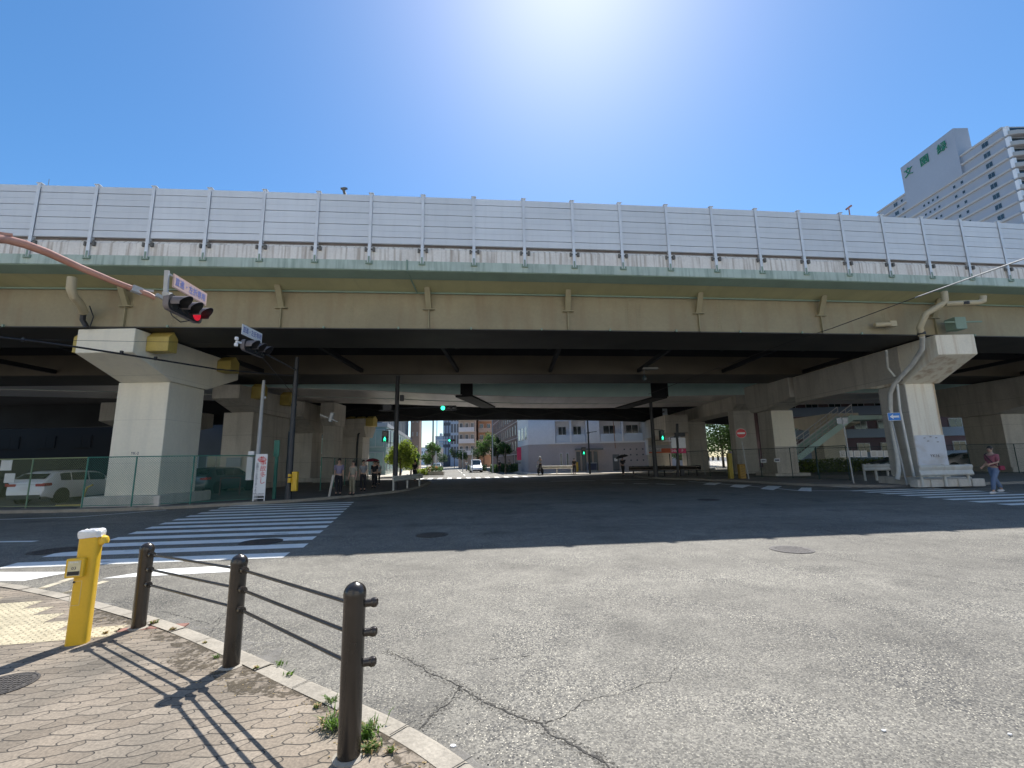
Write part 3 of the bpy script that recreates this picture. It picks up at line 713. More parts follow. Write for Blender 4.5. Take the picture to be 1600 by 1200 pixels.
for x in xs_p:
    y = ybar(x); ang = .1+.0012*x; mb = MB()
    mb.box((x, y-.06, 10.62), (.115, .018, 2.94), ang); mb.box((x, y-.0, 10.62), (.02, .13, 2.94), ang); mb.box((x, y+.065, 11.0), (.115, .018, 2.1), ang); mb.box((x+.0, y-.02, 12.10), (.19, .15, .02), ang)
    o = mb.build('barrier_post', A['alupost']); o.parent = nb; o.matrix_parent_inverse = Matrix.Translation((0, -16.7, -10))
    mb = MB(); mb.box((x+.02, y-.0, 9.76), (.34, .05, .05), ang); mb.box((x+.17, y-.03, 9.74), (.09, .09, .16), ang); mb.box((x-.14, y-.03, 9.74), (.07, .09, .16), ang)
    o = mb.build('anchor_clamp', A['brace']); o.parent = nb; o.matrix_parent_inverse = Matrix.Translation((0, -16.7, -10))
    mb = MB(); mb.box((x, y-.03, 9.16), (.22, .14, .05), ang); mb.box((x-.1, y-.04, 9.2), (.05, .1, .12), ang); mb.box((x+.1, y-.04, 9.2), (.05, .1, .12), ang)
    mb.box((x, y-.075, 9.30), (.06, .02, .3), ang)
    o = mb.build('post_bracket', A['green']); o.parent = nb; o.matrix_parent_inverse = Matrix.Translation((0, -16.7, -10))
mb = MB()
for x0, x1 in zip(xs_p, xs_p[1:]): mb.bar((x0, ybar(x0)+.14, 10.0), (x1, ybar(x1)+.14, 10.0), .12, .16)
o = mb.build('base_rail', A['dark']); o.parent = nb; o.matrix_parent_inverse = Matrix.Translation((0, -16.7, -10))

def filler(name, fa_, fb_, xs, z0, z1, m, par):
    mb = MB(); 
    for a, b in zip(xs, xs[1:]):
        ya, yb, yc2, yd = fa_(a), fa_(b), fb_(b), fb_(a)
        if min(yc2-yb, yd-ya) < .02: continue
        mb.prism([(a, ya), (b, yb), (b, yc2), (a, yd)], z0, z1)
    return sub(mb, name, m, par)
filler('gap_filler_slab', lambda x: yg(x)+14.55, lambda x: yt(x)-1.2, [-60+2*i for i in range(61)], 9.0, 9.35, A['under'], vd)  # slab added to stop sun falling through between the two decks
# second, teal viaduct
v2 = empty('elevated_highway', (0, 40, 0), 0, 'lower teal steel elevated ramp with pale grey underside behind the tan viaduct', 'viaduct')
XT = [-50+2.5*i for i in range(45)]
sw_('edge_girder', [(0, 7.06), (0, 8.4), (3.9, 8.4), (3.9, 7.06)], A['teal'], v2, yt, XT)
sw_('girder_flange', [(-.05, 7.0), (3.95, 7.0), (3.95, 7.055), (-.05, 7.055)], A['soffit'], v2, yt, XT)
sw_('inner_girder', [(4.6, 7.06), (4.6, 8.4), (8.1, 8.4), (8.1, 7.06)], A['teal'], v2, yt, XT)
sw_('girder_flange', [(4.55, 7.0), (8.15, 7.0), (8.15, 7.055), (4.55, 7.055)], A['soffit'], v2, yt, XT)
sw_('deck_slab', [(-1.2, 8.42), (9.0, 8.42), (9.0, 8.75), (-1.2, 8.75)], A['under'], v2, yt, XT)
sw_('parapet', [(-1.25, 8.3), (-1.0, 8.3), (-1.0, 9.4), (-1.25, 9.4)], A['concg'], v2, yt, XT)
for xa in (-4.0, 13.2):
    mb = MB(); y = yt(xa); s_ = 1 if xa < 0 else -1
    mb.box((xa, y-.06, 7.7), (1.5, .12, 1.42)); mb.bar((xa, y-.1, 6.93), (xa+s_*1.6, y+8.1, 6.93), 1.4, .14); sub(mb, 'ring_band', A['under'], v2)
# third viaduct, farther
v3 = empty('elevated_highway', (0, 48, 0), 0, 'dark farthest elevated highway with low girders above the sunlit street', 'viaduct')
y3f = lambda x: 47.47 if x < -8.3 else (48.3+.2*x+.012*x*x if x < 14 else 53.45+.536*(x-14))
X3 = [-60+2*i for i in range(61)]
filler('gap_filler_slab', lambda x: yt(x)+8.95, lambda x: y3f(x)+.1, X3, 8.45, 8.75, A['under'], v3)  # added slab, keeps sun from leaking between teal ramp and far deck
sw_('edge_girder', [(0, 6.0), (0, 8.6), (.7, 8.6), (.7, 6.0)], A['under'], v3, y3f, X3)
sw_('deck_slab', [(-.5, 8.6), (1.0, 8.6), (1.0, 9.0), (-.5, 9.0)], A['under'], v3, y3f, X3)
for i in range(9):
    x = -22+i*6; mb = MB(); mb.bar((x, y3f(x)-.1, 6.3), (x+6, y3f(x+6)-.1, 7.5), .12, .12); mb.bar((x, y3f(x)-.1, 7.5), (x+6, y3f(x+6)-.1, 6.3), .12, .12); sub(mb, 'wind_brace', A['dbrace'], v3)

# ============================================================ PIERS
def pier(label, cap, cols, m=A['conc'], base=.45, mats=None, z_top=6.93, mside=None, patch=None, boxes=(), rot=0, origin=None):
    """cap: (x0, x1, yf, yb, z_end, z_mid); cols: list of (x0, x1, y0, y1)"""
    x0, x1, yf, yb, ze, zm = cap
    ox, oy = origin or ((x0+x1)/2, yf)
    r = empty('concrete_pier', (ox, oy, 0), 0, label, 'bridge pier', 'concrete piers under the elevated highways')
    yA = min(c[2] for c in cols); yB = max(c[3] for c in cols)
    mb = MB(); mb.xprism([(yf, z_top), (yf, ze), (yA, zm), (yB, zm), (yb, ze+ .1), (yb, z_top)], x0, x1)
    c = sub(mb, 'cap_beam', m, r, bevel=.03)
    for (a, b, c0, c1) in cols:
        mb = MB(); mb.b2(a, b, c0, c1, base-.02, zm-.003); sub(mb, 'column', mats or m, r, bevel=.03)
        mb = MB(); mb.b2(a-.45, b+.5, c0-.5, c1+.4, .05, base); sub(mb, 'plinth', A['concg'], r, bevel=.03)
    return r
pA = pier('tall cream painted pier beside the white car behind the green fence', (-16.72, -14.5, 16.65, 23.3, 5.98, 5.2), [(-16.80, -14.62, 18.8, 21.0)], base=.5)
def bearing(par, x0, x1, y0, y1, z0=5.9, z1=6.98, m=A['yellowbox']):
    mb = MB(); yc_ = (y0+y1)/2
    mb.xprism([(y0, z0), (y1, z0), (y1, z1-.25), (yc_, z1), (y0, z1-.25)], x0, x1)
    return sub(mb, 'restrainer_box', m, par, bevel=.02)
bearing(pA, -14.48, -13.6, 17.2, 17.7, 6.15); bearing(pA, -17.2, -16.74, 17.0, 17.5, 6.1)
bearing(pA, -14.48, -13.8, 21.5, 22.2, 6.2)
mb = MB(); mb.b2(-16.2, -15.1, 17.2, 17.8, 6.93, 7.0); sub(mb, 'bearing', A['green'], pA)
text("YK-2", 'pier_number', .16, A['ink'], pA, (-.12, 2.14, 2.2), (1, 0, 0), (0, 0, 1))
pB = pier('pale pier with a plaid notice board behind the cream pier', (-18.6, -16.9, 27.4, 36.2, 5.75, 5.1), [(-19.1, -17.15, 29.5, 34.3)], m=A['concg'], z_top=6.6)
bearing(pB, -16.88, -16.2, 28.6, 29.3, 5.9, 6.9); bearing(pB, -16.88, -16.2, 32.2, 33.0, 5.9, 6.9)
pC = pier('grey shaded pier behind the dark signal pole on the left', (-20.0, -17.6, 37.5, 45, 5.6, 4.4), [(-19.9, -18.0, 40.4, 42.4)], m=A['concg'], z_top=6.9)
pC2 = pier('narrow brown pier with a drain pipe left of the pedestrians', (-16.6, -15.4, 38.5, 41.2, 5.5, 4.9), [(-16.5, -15.5, 39.0, 41.0)], m=A['concg'], z_top=6.9)
pE = pier('broad tan pier behind the waiting pedestrians', (-17.2, -14.3, 43.2, 46.8, 5.0, 4.15), [(-16.6, -14.6, 43.8, 45.9)], m=A['concg'], z_top=5.9)
for xx in (-17.3, -15.9, -14.9, -13.9): bearing(pE, xx-.4, xx+.35, 43.5, 44.8, 5.2, 6.2)
mb = MB(); mb.tube([(-14.4, 43.6, 5.4), (-14.5, 43.6, 5.0), (-15.0, 43.6, 4.4), (-15.1, 43.7, 3.2), (-15.1, 43.7, .6)], .09, 8); sub(mb, 'drain_pipe', A['blackp'], pE)
# far left piers
pier('far left pale pier behind the white car', (-33.4, -30.8, 36, 46, 5.4, 4.6), [(-33.3, -30.9, 39, 41.5)], m=A['concg'], z_top=6.9)
# right: big pier D + E share the line of the cross beam
pD = pier('rust stained white pier with drain pipes on the right corner', (19.45, 21.25, 19.95, 30.6, 6.0, 5.0), [(19.5, 20.98, 22.0, 23.6)], m=A['rust'], z_top=6.93, base=.45)
mb = MB(); mb.b2(19.52, 20.96, 21.975, 21.998, .5, 2.45); sub(mb, 'repaired_patch', A['patch'], pD)
mb = MB(); mb.b2(19.47, 19.499, 21.98, 23.62, .5, 4.98); sub(mb, 'bare_side', A['concg'], pD)
mb = MB(); mb.b2(19.42, 19.449, 22.0, 30.55, 5.15, 6.88); sub(mb, 'bare_side', A['concg'], pD)
for dx, dz in ((-.25, 2.3), (.05, 2.35), (.32, 2.3), (-.1, 2.15), (.36, 2.1)):
    mb = MB(); mb.b2(20.2+dx, 20.28+dx, 21.95, 21.974, dz, dz+.03); sub(mb, 'bolt_mark', A['dark'], pD)
text("YK16", 'pier_number', .2, A['dark'], pD, (-.0, 2.02, 1.45), (1, 0, 0), (0, 0, 1))
pF = pier('grey pier carrying the far half of the right cross beam', (19.35, 21.2, 31.0, 37.0, 5.6, 5.05), [(19.85, 21.5, 34.4, 36.3)], m=A['concg'], z_top=7.25, base=.3)
mb = MB(); mb.b2(19.87, 21.52, 34.37, 34.398, 2.3, 5.0); sub(mb, 'painted_face', A['conc'], pF)
# portal under the teal ramp
pG = pier('rounded portal pier under the teal ramp with a tree seen through it', (19.9, 22.0, 39.6, 56.5, 6.2, 5.7), [(20.0, 21.9, 40.6, 41.6), (20.4, 22.5, 52.5, 55)], m=A['concg'], z_top=6.98, base=.3)
pH = pier('sunlit tan pier beside the right signal pole', (16.2, 18.6, 47.6, 60, 4.2, 3.9), [(16.6, 19.2, 56, 58.6)], m=A['concg'], z_top=6.1, base=.3)
pier('dark brown pier at the far right edge', (36.5, 39.5, 30, 42, 5.2, 4.4), [(37, 40, 34, 37)], m=A['concg'], z_top=6.9)
mb = MB(); 
pK = pier('tan pier seen between the two right piers', (31, 34, 44, 50, 4.6, 4.2), [(31.5, 34, 46, 48)], m=A['conc'], z_top=5.6)
mb = MB(); 

# drain pipes on the right pier
def pts(*l): return [P(*q) for q in l]
dp = MB(); dp.tube(pts((1475, 456, 19.0), (1477, 472, 19.0), (1468, 478, 19.05), (1447, 490, 19.2), (1437, 512, 19.4), (1440, 524, 19.55)), .13, 12)
dp.tube(pts((1477, 475, 19.0), (1500, 474, 18.9), (1528, 473, 18.8), (1536, 470, 18.8), (1536, 463, 18.8)), .12, 12)
tp = tag(dp.build('drain_pipe', A['pipe'], smooth=True), 'tan branching drain pipe below the highway edge at the right', 'drain pipe', 'drain pipes on the viaducts')
mb = MB()
for q in pts((1508, 474, 18.85), (1440, 521, 19.5)): mb.lathe(q, [(.15, -.06), (.15, .06)], 12, ax=Matrix.Rotation(R(90), 3, 'Y') if q.x > 20 else None)
o = mb.build('pipe_collar', A['black']); o.parent = tp
dp = MB(); dp.tube([P(1441, 526, 19.6), P(1441, 545, 20.2), P(1425, 570, 21.0), P(1397, 600, 22.2), P(1391, 615, 22.5), P(1392, 660, 22.7), P(1402, 712, 22.4), P(1404, 735, 22.3), P(1402, 750, 22.2)], .10, 12)
wp = tag(dp.build('drain_pipe', A['wpipe'], smooth=True), 'grey down pipe bending along the rust stained pier to the ground', 'drain pipe', 'drain pipes on the viaducts')
dp = MB(); dp.tube([P(1385, 548, 21.0), P(1387, 575, 21.9), P(1398, 588, 21.9)], .05, 8); dp.tube([P(1402, 600, 21.9), P(1406, 640, 21.9), P(1428, 745, 21.8)], .055, 8)
tag(dp.build('conduit', A['wpipe'], smooth=True), 'thin grey conduit beside the down pipe on the rust stained pier', 'pipe')
# scuppers and boxes hanging from the girder on the right
dp = MB(); q = P(1403, 498, 18.9); dp.tube([q+Vector((-.3, .9, .0)), q+Vector((.35, .8, 0))], .10, 10); dp.box(q+Vector((.45, .9, .02)), (.3, .3, .25)); o = tag(dp.build('drain_pipe', A['pipe']), 'short capped pipe stub on the girder web at the right', 'drain pipe', 'drain pipes on the viaducts')
dp = MB(); q = P(1535, 495, 18.9); dp.box(q+Vector((-.1, 1.1, 0)), (.5, .5, .55)); dp.tube([q+Vector((-.8, .9, .05)), q+Vector((.9, .9, .05))], .04, 8); dp.box(q+Vector((-.5, 1.3, -.75)), (.45, .2, .25))
tag(dp.build('junction_box', A['green']), 'green junction box on the girder above the rust stained pier', 'junction box')
dp = MB(); dp.tube(pts((113, 434, 15.55), (111, 452, 15.55), (116, 464, 15.7), (126, 476, 16.1), (131, 488, 16.4)), .15, 12); lp = tag(dp.build('drain_pipe', A['pipe'], smooth=True), 'short tan drain elbow under the highway edge at the left', 'drain pipe', 'drain pipes on the viaducts')
dp = MB(); dp.tube(pts((131, 486, 16.45), (129, 500, 16.5), (136, 512, 16.5)), .09, 8); dp.tube(pts((140, 478, 16.5), (146, 495, 16.5), (140, 512, 16.5)), .02, 6); o = dp.build('hose', A['black'], smooth=True); o.parent = lp
# ============================================================ STREET FURNITURE, NEAR
def bollard(p, h, label):
    r = empty('bollard', (p[0], p[1], SW), 0, label, 'bollard', 'brown bollards of the corner railing')
    mb = MB(); prof = [(.0585, -.03), (.0585, h-.075)]
    mb.lathe((0, 0, 0), prof, 32); o = mb.build('tube', A['postm'], r, smooth=True)
    mb = MB(); mb.lathe((0, 0, 0), [(.0605, h-.078), (.061, h-.064)]+[(.061*math.cos(a), h-.061+.061*math.sin(a)) for a in [R(k*11) for k in range(0, 8)]]+[(.012, h)], 32); mb.build('cap', A['postm'], r, smooth=True)
    mb = MB(); mb.lathe((0, 0, 0), [(.085, -.012), (.083, .004), (.062, .010)], 20); mb.build('footing', A['kerb'], r)
    return r
BP = [g(216, 981, SW), g(361, 1041, SW), g(545, 1183, SW)]
def topz(p, x, y):
    r_ = ray(x, y); return H+r_.z/r_.y*p.y - SW
BHs = [topz(BP[0], 230, 848), topz(BP[1], 372, 866), topz(BP[2], 553, 909)]
print('BOLLARDS', [tuple(round(c, 2) for c in p) for p in BP], [round(h, 3) for h in BHs])
HB = sum(BHs)/3
bl = ['bollard nearest the yellow post', 'middle bollard of the corner railing', 'tall looking bollard with three capped stubs and weeds at its foot']
for p, h, l in zip(BP, BHs, bl): bollard(p, h, l)
def rail_set(a, b, ha, hb, stub=False):
    for j, f in enumerate((.865, .69, .515)):
        za = SW+ha*f; zb = SW+hb*f; pa = Vector((a.x, a.y, za)); pb = Vector((b.x, b.y, zb)); d = (pb-pa).normalized()
        r = empty('railing_bar', tuple(pa), 0, ('upper', 'middle', 'lower')[j]+' brown rail '+('between the yellow post side bollard and the middle bollard' if a is BP[0] else 'between the middle bollard and the weedy bollard'), 'rail', 'rails of the corner railing')
        L_ = (pb-pa).length; mb = MB(); s_ = d*.06; e = d*(L_-.06); mb.tube([s_, e], .0105, 12); mb.build('tube', A['postm'], r, smooth=True)
        mb = MB(); mb.tube([d*.055, d*.10], .021, 12); mb.tube([d*.10, d*.135], .028, 10); mb.tube([d*.135, d*.155], .018, 10); mb.build('joint_collar', A['postm'], r, smooth=True)
        mb = MB(); mb.tube([d*(L_-.085), d*(L_-.055)], .019, 12); mb.build('joint_collar', A['postm'], r, smooth=True)
rail_set(BP[0], BP[1], BHs[0], BHs[1]); rail_set(BP[1], BP[2], BHs[1], BHs[2])
dd = (Vector((.55, 1.0, 0)) ).normalized(); dd = Vector((.86, .25, 0)).normalized()
for j, f in enumerate((.865, .69, .515)):
    z = SW+BHs[2]*f; c = Vector((BP[2].x, BP[2].y, z)); mb = MB(); mb.tube([c+dd*.05, c+dd*.085], .021, 12); mb.tube([c+dd*.085, c+dd*.098, c+dd*.115, c+dd*.125], [.021, .027, .025, .012], 12)
    tag(mb.build('rail_stub', A['postm'], smooth=True), ('upper', 'middle', 'lower')[j]+' rounded rail stub on the weedy bollard', 'rail stub', 'capped stubs on the end bollard')

# yellow push-button post
yp = g(121, 1005, SW); yh = topz(yp, 141, 829)
r = empty('push_button_post', (yp.x, yp.y, SW), R(18), 'yellow crossing button post with a plastic wrapped top and faded label box', 'button post')
def rrect(hx, hy, rad, n=5):
    o = []
    for cx, cy, a0 in ((hx-rad, hy-rad, 0), (-hx+rad, hy-rad, 90), (-hx+rad, -hy+rad, 180), (hx-rad, -hy+rad, 270)):
        for k in range(n+1): a = R(a0+90*k/n); o.append((cx+rad*math.cos(a), cy+rad*math.sin(a)))
    return o
mb = MB(); mb.prism(rrect(.076, .060, .038), -.03, yh-.03); mb.build('post_body', A['ypost'], r, smooth=True)
mb = MB()
pl = rrect(.085, .070, .04)
n = len(pl); rs0 = []
for zz, gr in ((yh-.055, 1.0), (yh-.02, 1.03), (yh+.0, 1.0), (yh+.012, .8)):
    rs0.append([(p[0]*gr*random.uniform(.97, 1.03), p[1]*gr*random.uniform(.97, 1.03), zz+random.uniform(-.005, .005)) for p in pl])
for a, b in zip(rs0, rs0[1:]):
    for k in range(n): mb.face([a[k], a[(k+1) % n], b[(k+1) % n], b[k]])
mb.face(rs0[-1]); mb.build('plastic_wrap', A['tape'], r)
mb = MB(); mb.tube([(.062, .0, yh-.12), (.085, 0, yh-.075), (.085, 0, yh-.07)], [.03, .04, .038], 14); mb.lathe((.09, 0, yh-.09), [(.042, -.025), (.045, 0), (.035, .03), (.01, .045)], 16); mb.build('speaker_knob', A['ypost'], r, smooth=True)
mb = MB(); zc = yh-.30; mb.b2(-.112, .018, -.105, -.056, zc-.08, zc+.08); bx = mb.build('button_box', A['ypost'], r, bevel=.008)
mb = MB(); mb.b2(-.094, -.003, -.108, -.1055, zc-.064, zc+.062); mb.build('label_plate', A['label'], bx)
mb = MB(); mb.b2(-.090, -.007, -.111, -.1085, zc-.058, zc-.026); mb.build('dark_window', A['black'], bx)
text("03", 'number', .036, A['ink'], bx, (-.048, -.1095, zc-.001), (1, 0, 0), (0, 0, 1), .0006)
mb = MB(); 
for k in range(5): mb.b2(-.08+.012*k, -.072+.012*k, -.1095, -.1085, zc+.045, zc+.053)
mb.build('faded_print', A['tape'], bx)
mb = MB(); zd = yh*.42
for a in ((-.07, .0, zd+.13, zd+.1325), (-.07, .0, zd-.07, zd-.0675)): mb.b2(a[0], a[1], -.0635, -.0622, a[2], a[3])
mb.b2(0, .0025, -.0635, -.0622, zd-.07, zd+.1325); mb.b2(-.072, -.0695, -.0635, -.0622, zd-.07, zd+.1325); mb.build('hatch_seam', A['label'], r)
mb = MB(); mb.lathe((-.055, -.0635, zd+.125), [(.009, -.002), (.009, .002)], 10, ax=Matrix.Rotation(R(90), 3, 'X')); mb.build('screw', A['black'], r)

# ============================================================ SIGNALS
def signal_h(loc, rz, lit, label, name='traffic_signal', s=1.0, sign=None, visor=.36, tilt=0):
    """horizontal 3-lens signal: local +X = facing direction, lenses along local Y"""
    r = empty(name, loc, rz, label, 'traffic light', 'traffic lights')
    mb = MB(); pl = rrect(.62*s, .19*s, .12*s)
    n = len(pl); a = [(-.10*s, p[0], p[1]) for p in pl]; b = [(.02*s, p[0], p[1]) for p in pl]; c = [(-.15*s, p[0]*.9, p[1]*.7) for p in pl]
    for k in range(n):
        j = (k+1) % n; mb.face([a[k], a[j], b[j], b[k]]); mb.face([c[k], c[j], a[j], a[k]])
    mb.face(b, 1); mb.face(c[::-1]); mb.build('housing', [A['housing'], A['black']], r, smooth=True)
    for i, yy in enumerate((-.40*s, 0, .40*s)):
        m = {'g': A['grn'], 'r': A['rdl']}[lit[1]] if lit and lit[0] == i else A['lens_off']
        mb = MB(); rot = Matrix.Rotation(R(90), 3, 'Y'); mb.lathe((.02*s, yy, 0), [(.15*s, 0), (.145*s, .012), (.10*s, .03*s), (.03*s, .04*s)], 20, ax=rot); mb.build('lens', m, r, smooth=True)
        mb = MB(); seg = 18; ins = []
        for k in range(seg+1):
            an = R(-20+220*k/seg); ry, rz_ = math.cos(an), math.sin(an); Lv = visor*s*(.55+.45*max(0, math.sin(an)))
            ins.append(((ry, rz_), Lv))
        for (q0, l0), (q1, l1) in zip(ins, ins[1:]):
            ro, ri = .172*s, .163*s
            A_ = lambda q, rr_, x: (x, yy+q[0]*rr_, q[1]*rr_)
            mb.face([A_(q0, ro, .02), A_(q1, ro, .02), A_(q1, ro, .02+l1), A_(q0, ro, .02+l0)]); mb.face([A_(q0, ri, .02), A_(q0, ri, .02+l0), A_(q1, ri, .02+l1), A_(q1, ri, .02)], 1)
            mb.face([A_(q0, ro, .02+l0), A_(q1, ro, .02+l1), A_(q1, ri, .02+l1), A_(q0, ri, .02+l0)])
        mb.build('visor', [A['housing'], A['black']], r, smooth=True)
    return r
def ped_signal(loc, rz, label, green=True, s=1.0):
    """pedestrian signal, local -Y = facing"""
    r = empty('pedestrian_signal', loc, rz, label, 'pedestrian signal', 'pedestrian signals')
    mb = MB(); mb.b2(-.17*s, .17*s, -.08, .10, -.32*s, .32*s); mb.build('housing', A['black'], r, bevel=.02)
    mb = MB(); mb.b2(-.14*s, .14*s, -.092, -.081, .02*s, .29*s); mb.build('stop_lens', A['lens_off'], r)
    mb = MB(); mb.lathe((0, -.092, -.06*s), [(.028*s, -.006), (.028*s, .006)], 12, ax=Matrix.Rotation(R(90), 3, 'X')); mb.b2(-.035*s, .035*s, -.098, -.086, -.17*s, -.095*s)
    mb.bar((-.015*s, -.092, -.17*s), (-.06*s, -.092, -.27*s), .03*s, .012); mb.bar((.015*s, -.092, -.17*s), (.05*s, -.092, -.27*s), .03*s, .012); mb.bar((-.03*s, -.092, -.11*s), (-.075*s, -.092, -.17*s), .02*s, .012); mb.bar((.03*s, -.092, -.11*s), (.07*s, -.092, -.16*s), .02*s, .012)
    mb.build('walk_figure', A['grn'], r)
    mb = MB(); mb.b2(-.16*s, .16*s, -.2, -.08, .30*s, .315*s); mb.b2(-.16*s, .16*s, -.2, -.08, -.01*s, .005*s); mb.build('visor', A['black'], r)
    return r
# near signal on red brown mast arm, facing +X with the road name style lane sign above
s1 = P(283, 474, 9.9)
sg = signal_h(tuple(s1+Vector((-.15, .35, -.02))), R(4), (2, 'r'), 'near three lamp signal with red lit at the end of the red brown arm')
def lane_sign(par, L_, hgt, mback, rim, ink, zoff, yoff=0, tiltz=0):
    mb = MB(); mb.b2(-.012, .0, yoff-L_/2, yoff+L_/2, zoff-hgt/2, zoff+hgt/2); o = mb.build('lane_sign', rim, par)
    mb = MB(); mb.b2(.001, .006, yoff-L_/2+.025, yoff+L_/2-.025, zoff-hgt/2+.025, zoff+hgt/2-.025); mb.build('sign_face', mback, o)
    text("直進・左折専用", 'lettering', hgt*.62, ink, o, (.009, yoff, zoff), (0, 1, 0), (0, 0, 1), .001, sx=.80*L_/1.28)
    return o
A['signpk'] = mat('pinkish_sign_face', (.62, .45, .42), .5, .05, 4)
A['signbl'] = mat('faded_blue_ink', (.18, .24, .62), .5, .05, 4)
lane_sign(sg, 1.28, .33, A['signpk'], A['signo'], A['signbl'], .52, .12)
mb = MB(); mb.bar((-.1, -.55, .05), (-.1, -.60, .72), .09, .05); mb.bar((-.1, -.6, .66), (-.02, -.45, .62), .04, .04); mb.bar((-.1, -.45, .2), (-.06, -.62, .15), .14, .09); mb.bar((-.2, -.7, .1), (-.05, -.4, .02), .07, .07); mb.build('bracket', A['galv'], sg)
mb = MB(); mb.tube([(-.05, -.45, -.18), (0, -.42, -.3), (.05, -.2, -.38), (.05, .1, -.25)], .012, 6); mb.build('cable_loop', A['black'], sg)
ma_ = MB()
arm = [P(-120, 395, 7.0), P(-60, 377, 7.5), P(-20, 372, 7.9), P(10, 374, 8.15), P(40, 382, 8.35), P(75, 395, 8.6), P(125, 418, 9.0), P(180, 441, 9.4), P(232, 460, 9.75), P(243, 466, 9.85)]
ma_.tube(arm, [.09, .09, .088, .085, .082, .078, .072, .066, .06, .055], 14)
polex = arm[0]
ma_.tube([(polex.x, polex.y, .1), (polex.x, polex.y, 6.4), tuple(arm[0])], [.13, .1, .09], 14)
am = tag(ma_.build('signal_mast', A['redpole'], smooth=True), 'red brown curved mast arm reaching in from the left edge', 'signal mast')
mb = MB(); q = P(8, 366, 8.15); mb.bar(P(-30, 362, 7.9), P(20, 368, 8.2), .10, .05); o = mb.build('lamp_bracket', A['redpole']); o.parent = am
mb = MB(); q = P(218, 455, 9.65); mb.bar(P(206, 450, 9.55), P(222, 456, 9.7), .14, .14); mb.bar(P(214, 453, 9.62), P(240, 455, 9.85), .05, .05); o = mb.build('clamp', A['galv']); o.parent = am
# second signal, in the shade
s2 = P(398, 545, 14.6)
sg2 = signal_h(tuple(s2), R(0), None, 'unlit signal with a blue lettered sign in the shade under the viaduct')
lane_sign(sg2, 1.15, .34, A['signw'], A['signw'], A['signb'], .46, -.2)
mb = MB(); mb.lathe((-.1, -.85, .12), [(.05, -.05), (.06, 0), (.05, .05)], 10); mb.lathe((-.1, -.85, -.08), [(.05, -.05), (.06, 0), (.05, .05)], 10); mb.bar((-.1, -.85, .02), (-.1, -.5, .05), .06, .06); mb.build('bracket', A['signw'], sg2)
# P1 dark pole with cable and arm
p1 = g(450, 781, .1)
mb = MB(); mb.tube([(p1.x, p1.y, .1), (p1.x, p1.y, 1.5), (p1.x, p1.y, 6.5)], [.15, .125, .09], 14)
pp = tag(mb.build('signal_pole', A['blackp'], smooth=True), 'dark signal pole at the left corner with the yellow button box', 'pole', 'dark signal poles')
mb = MB(); a = s2+Vector((0, .4, .0)); mb.tube([a, (p1.x, p1.y, 5.9)], .035, 8); mb.tube([a+Vector((0, 0, -.15)), (p1.x, p1.y, 4.7)], .012, 6); mb.lathe((p1.x, p1.y, 5.2), [(.12, -.05), (.12, .05)], 10); mb.lathe((p1.x, p1.y, 4.3), [(.12, -.05), (.12, .05)], 10); o = mb.build('arm', A['blackp'], smooth=True); o.parent = pp
mb = MB(); q = P(461, 752, p1.y-.1); mb.b2(q.x-.12, q.x+.12, q.y-.1, q.y+.08, q.z-.42, q.z+.42); mb.b2(q.x-.24, q.x-.1, q.y-.2, q.y-.02, q.z-.05, q.z+.15); mb.b2(q.x-.24, q.x-.1, q.y-.2, q.y-.02, q.z+.2, q.z+.32)
tag(mb.build('push_button_box', A['ypost'], bevel=.02), 'yellow crossing button box on the dark pole across the road', 'button box')
# P2
p2 = g(617, 765, .1)
mb = MB(); mb.tube([(p2.x, p2.y, .1), (p2.x, p2.y, 1.5), (p2.x, p2.y, 6.7)], [.16, .14, .12], 14)
pp2 = tag(mb.build('signal_pole', A['blackp'], smooth=True), 'tall dark signal pole at the crossing left of the green light', 'pole', 'dark signal poles')
mb = MB(); e_ = P(690, 636, 26.0); mb.tube([(p2.x, p2.y, e_.z+.02), tuple(e_)], .03, 8); mb.tube([(p2.x, p2.y, e_.z+.25), tuple(e_+Vector((0, 0, .05)))], .015, 6)
q = P(606, 637, 26); mb.box(q, (.5, .3, .35)); mb.bar(q+Vector((-.5, 0, -.15)), q+Vector((.4, 0, -.2)), .05, .05); q = P(628, 622, 26); mb.box(q, (.2, .2, .35))
o = mb.build('arm', A['blackp'], smooth=True); o.parent = pp2
signal_h(tuple(P(700.5, 637.5, 26.0)), R(-90), (0, 'g'), 'three lamp signal showing green on the arm over the road centre', s=.78, visor=.2)
ped_signal(tuple(P(602, 682, 25.6)), 0, 'pedestrian signal showing a green figure left of the tall dark pole')
mb = MB(); mb.bar(P(604, 671, 25.7), P(619, 671, 25.9), .04, .04); mb.bar(P(604, 692, 25.7), P(619, 692, 25.9), .04, .04); o = mb.build('signal_bracket', A['blackp']); o.parent = pp2
# P3
p3 = g(1025, 745, .1); 
mb = MB(); mb.tube([(p3.x, p3.y, .1), (p3.x, p3.y, 1.5), (p3.x, p3.y, 6.2)], [.2, .17, .13], 14)
pp3 = tag(mb.build('signal_pole', A['blackp'], smooth=True), 'dark signal pole on the right with a green pedestrian light', 'pole', 'dark signal poles')
mb = MB(); mb.bar(P(1020, 671, 36.5), P(1036, 672, 36.2), .05, .05); mb.bar(P(1022, 688, 36.5), P(1034, 688, 36.2), .05, .05); o = mb.build('signal_bracket', A['blackp']); o.parent = pp3
ped_signal(tuple(P(1034, 680.5, 36.2)), R(22), 'pedestrian signal showing a green figure beside the right dark pole', s=1.25)
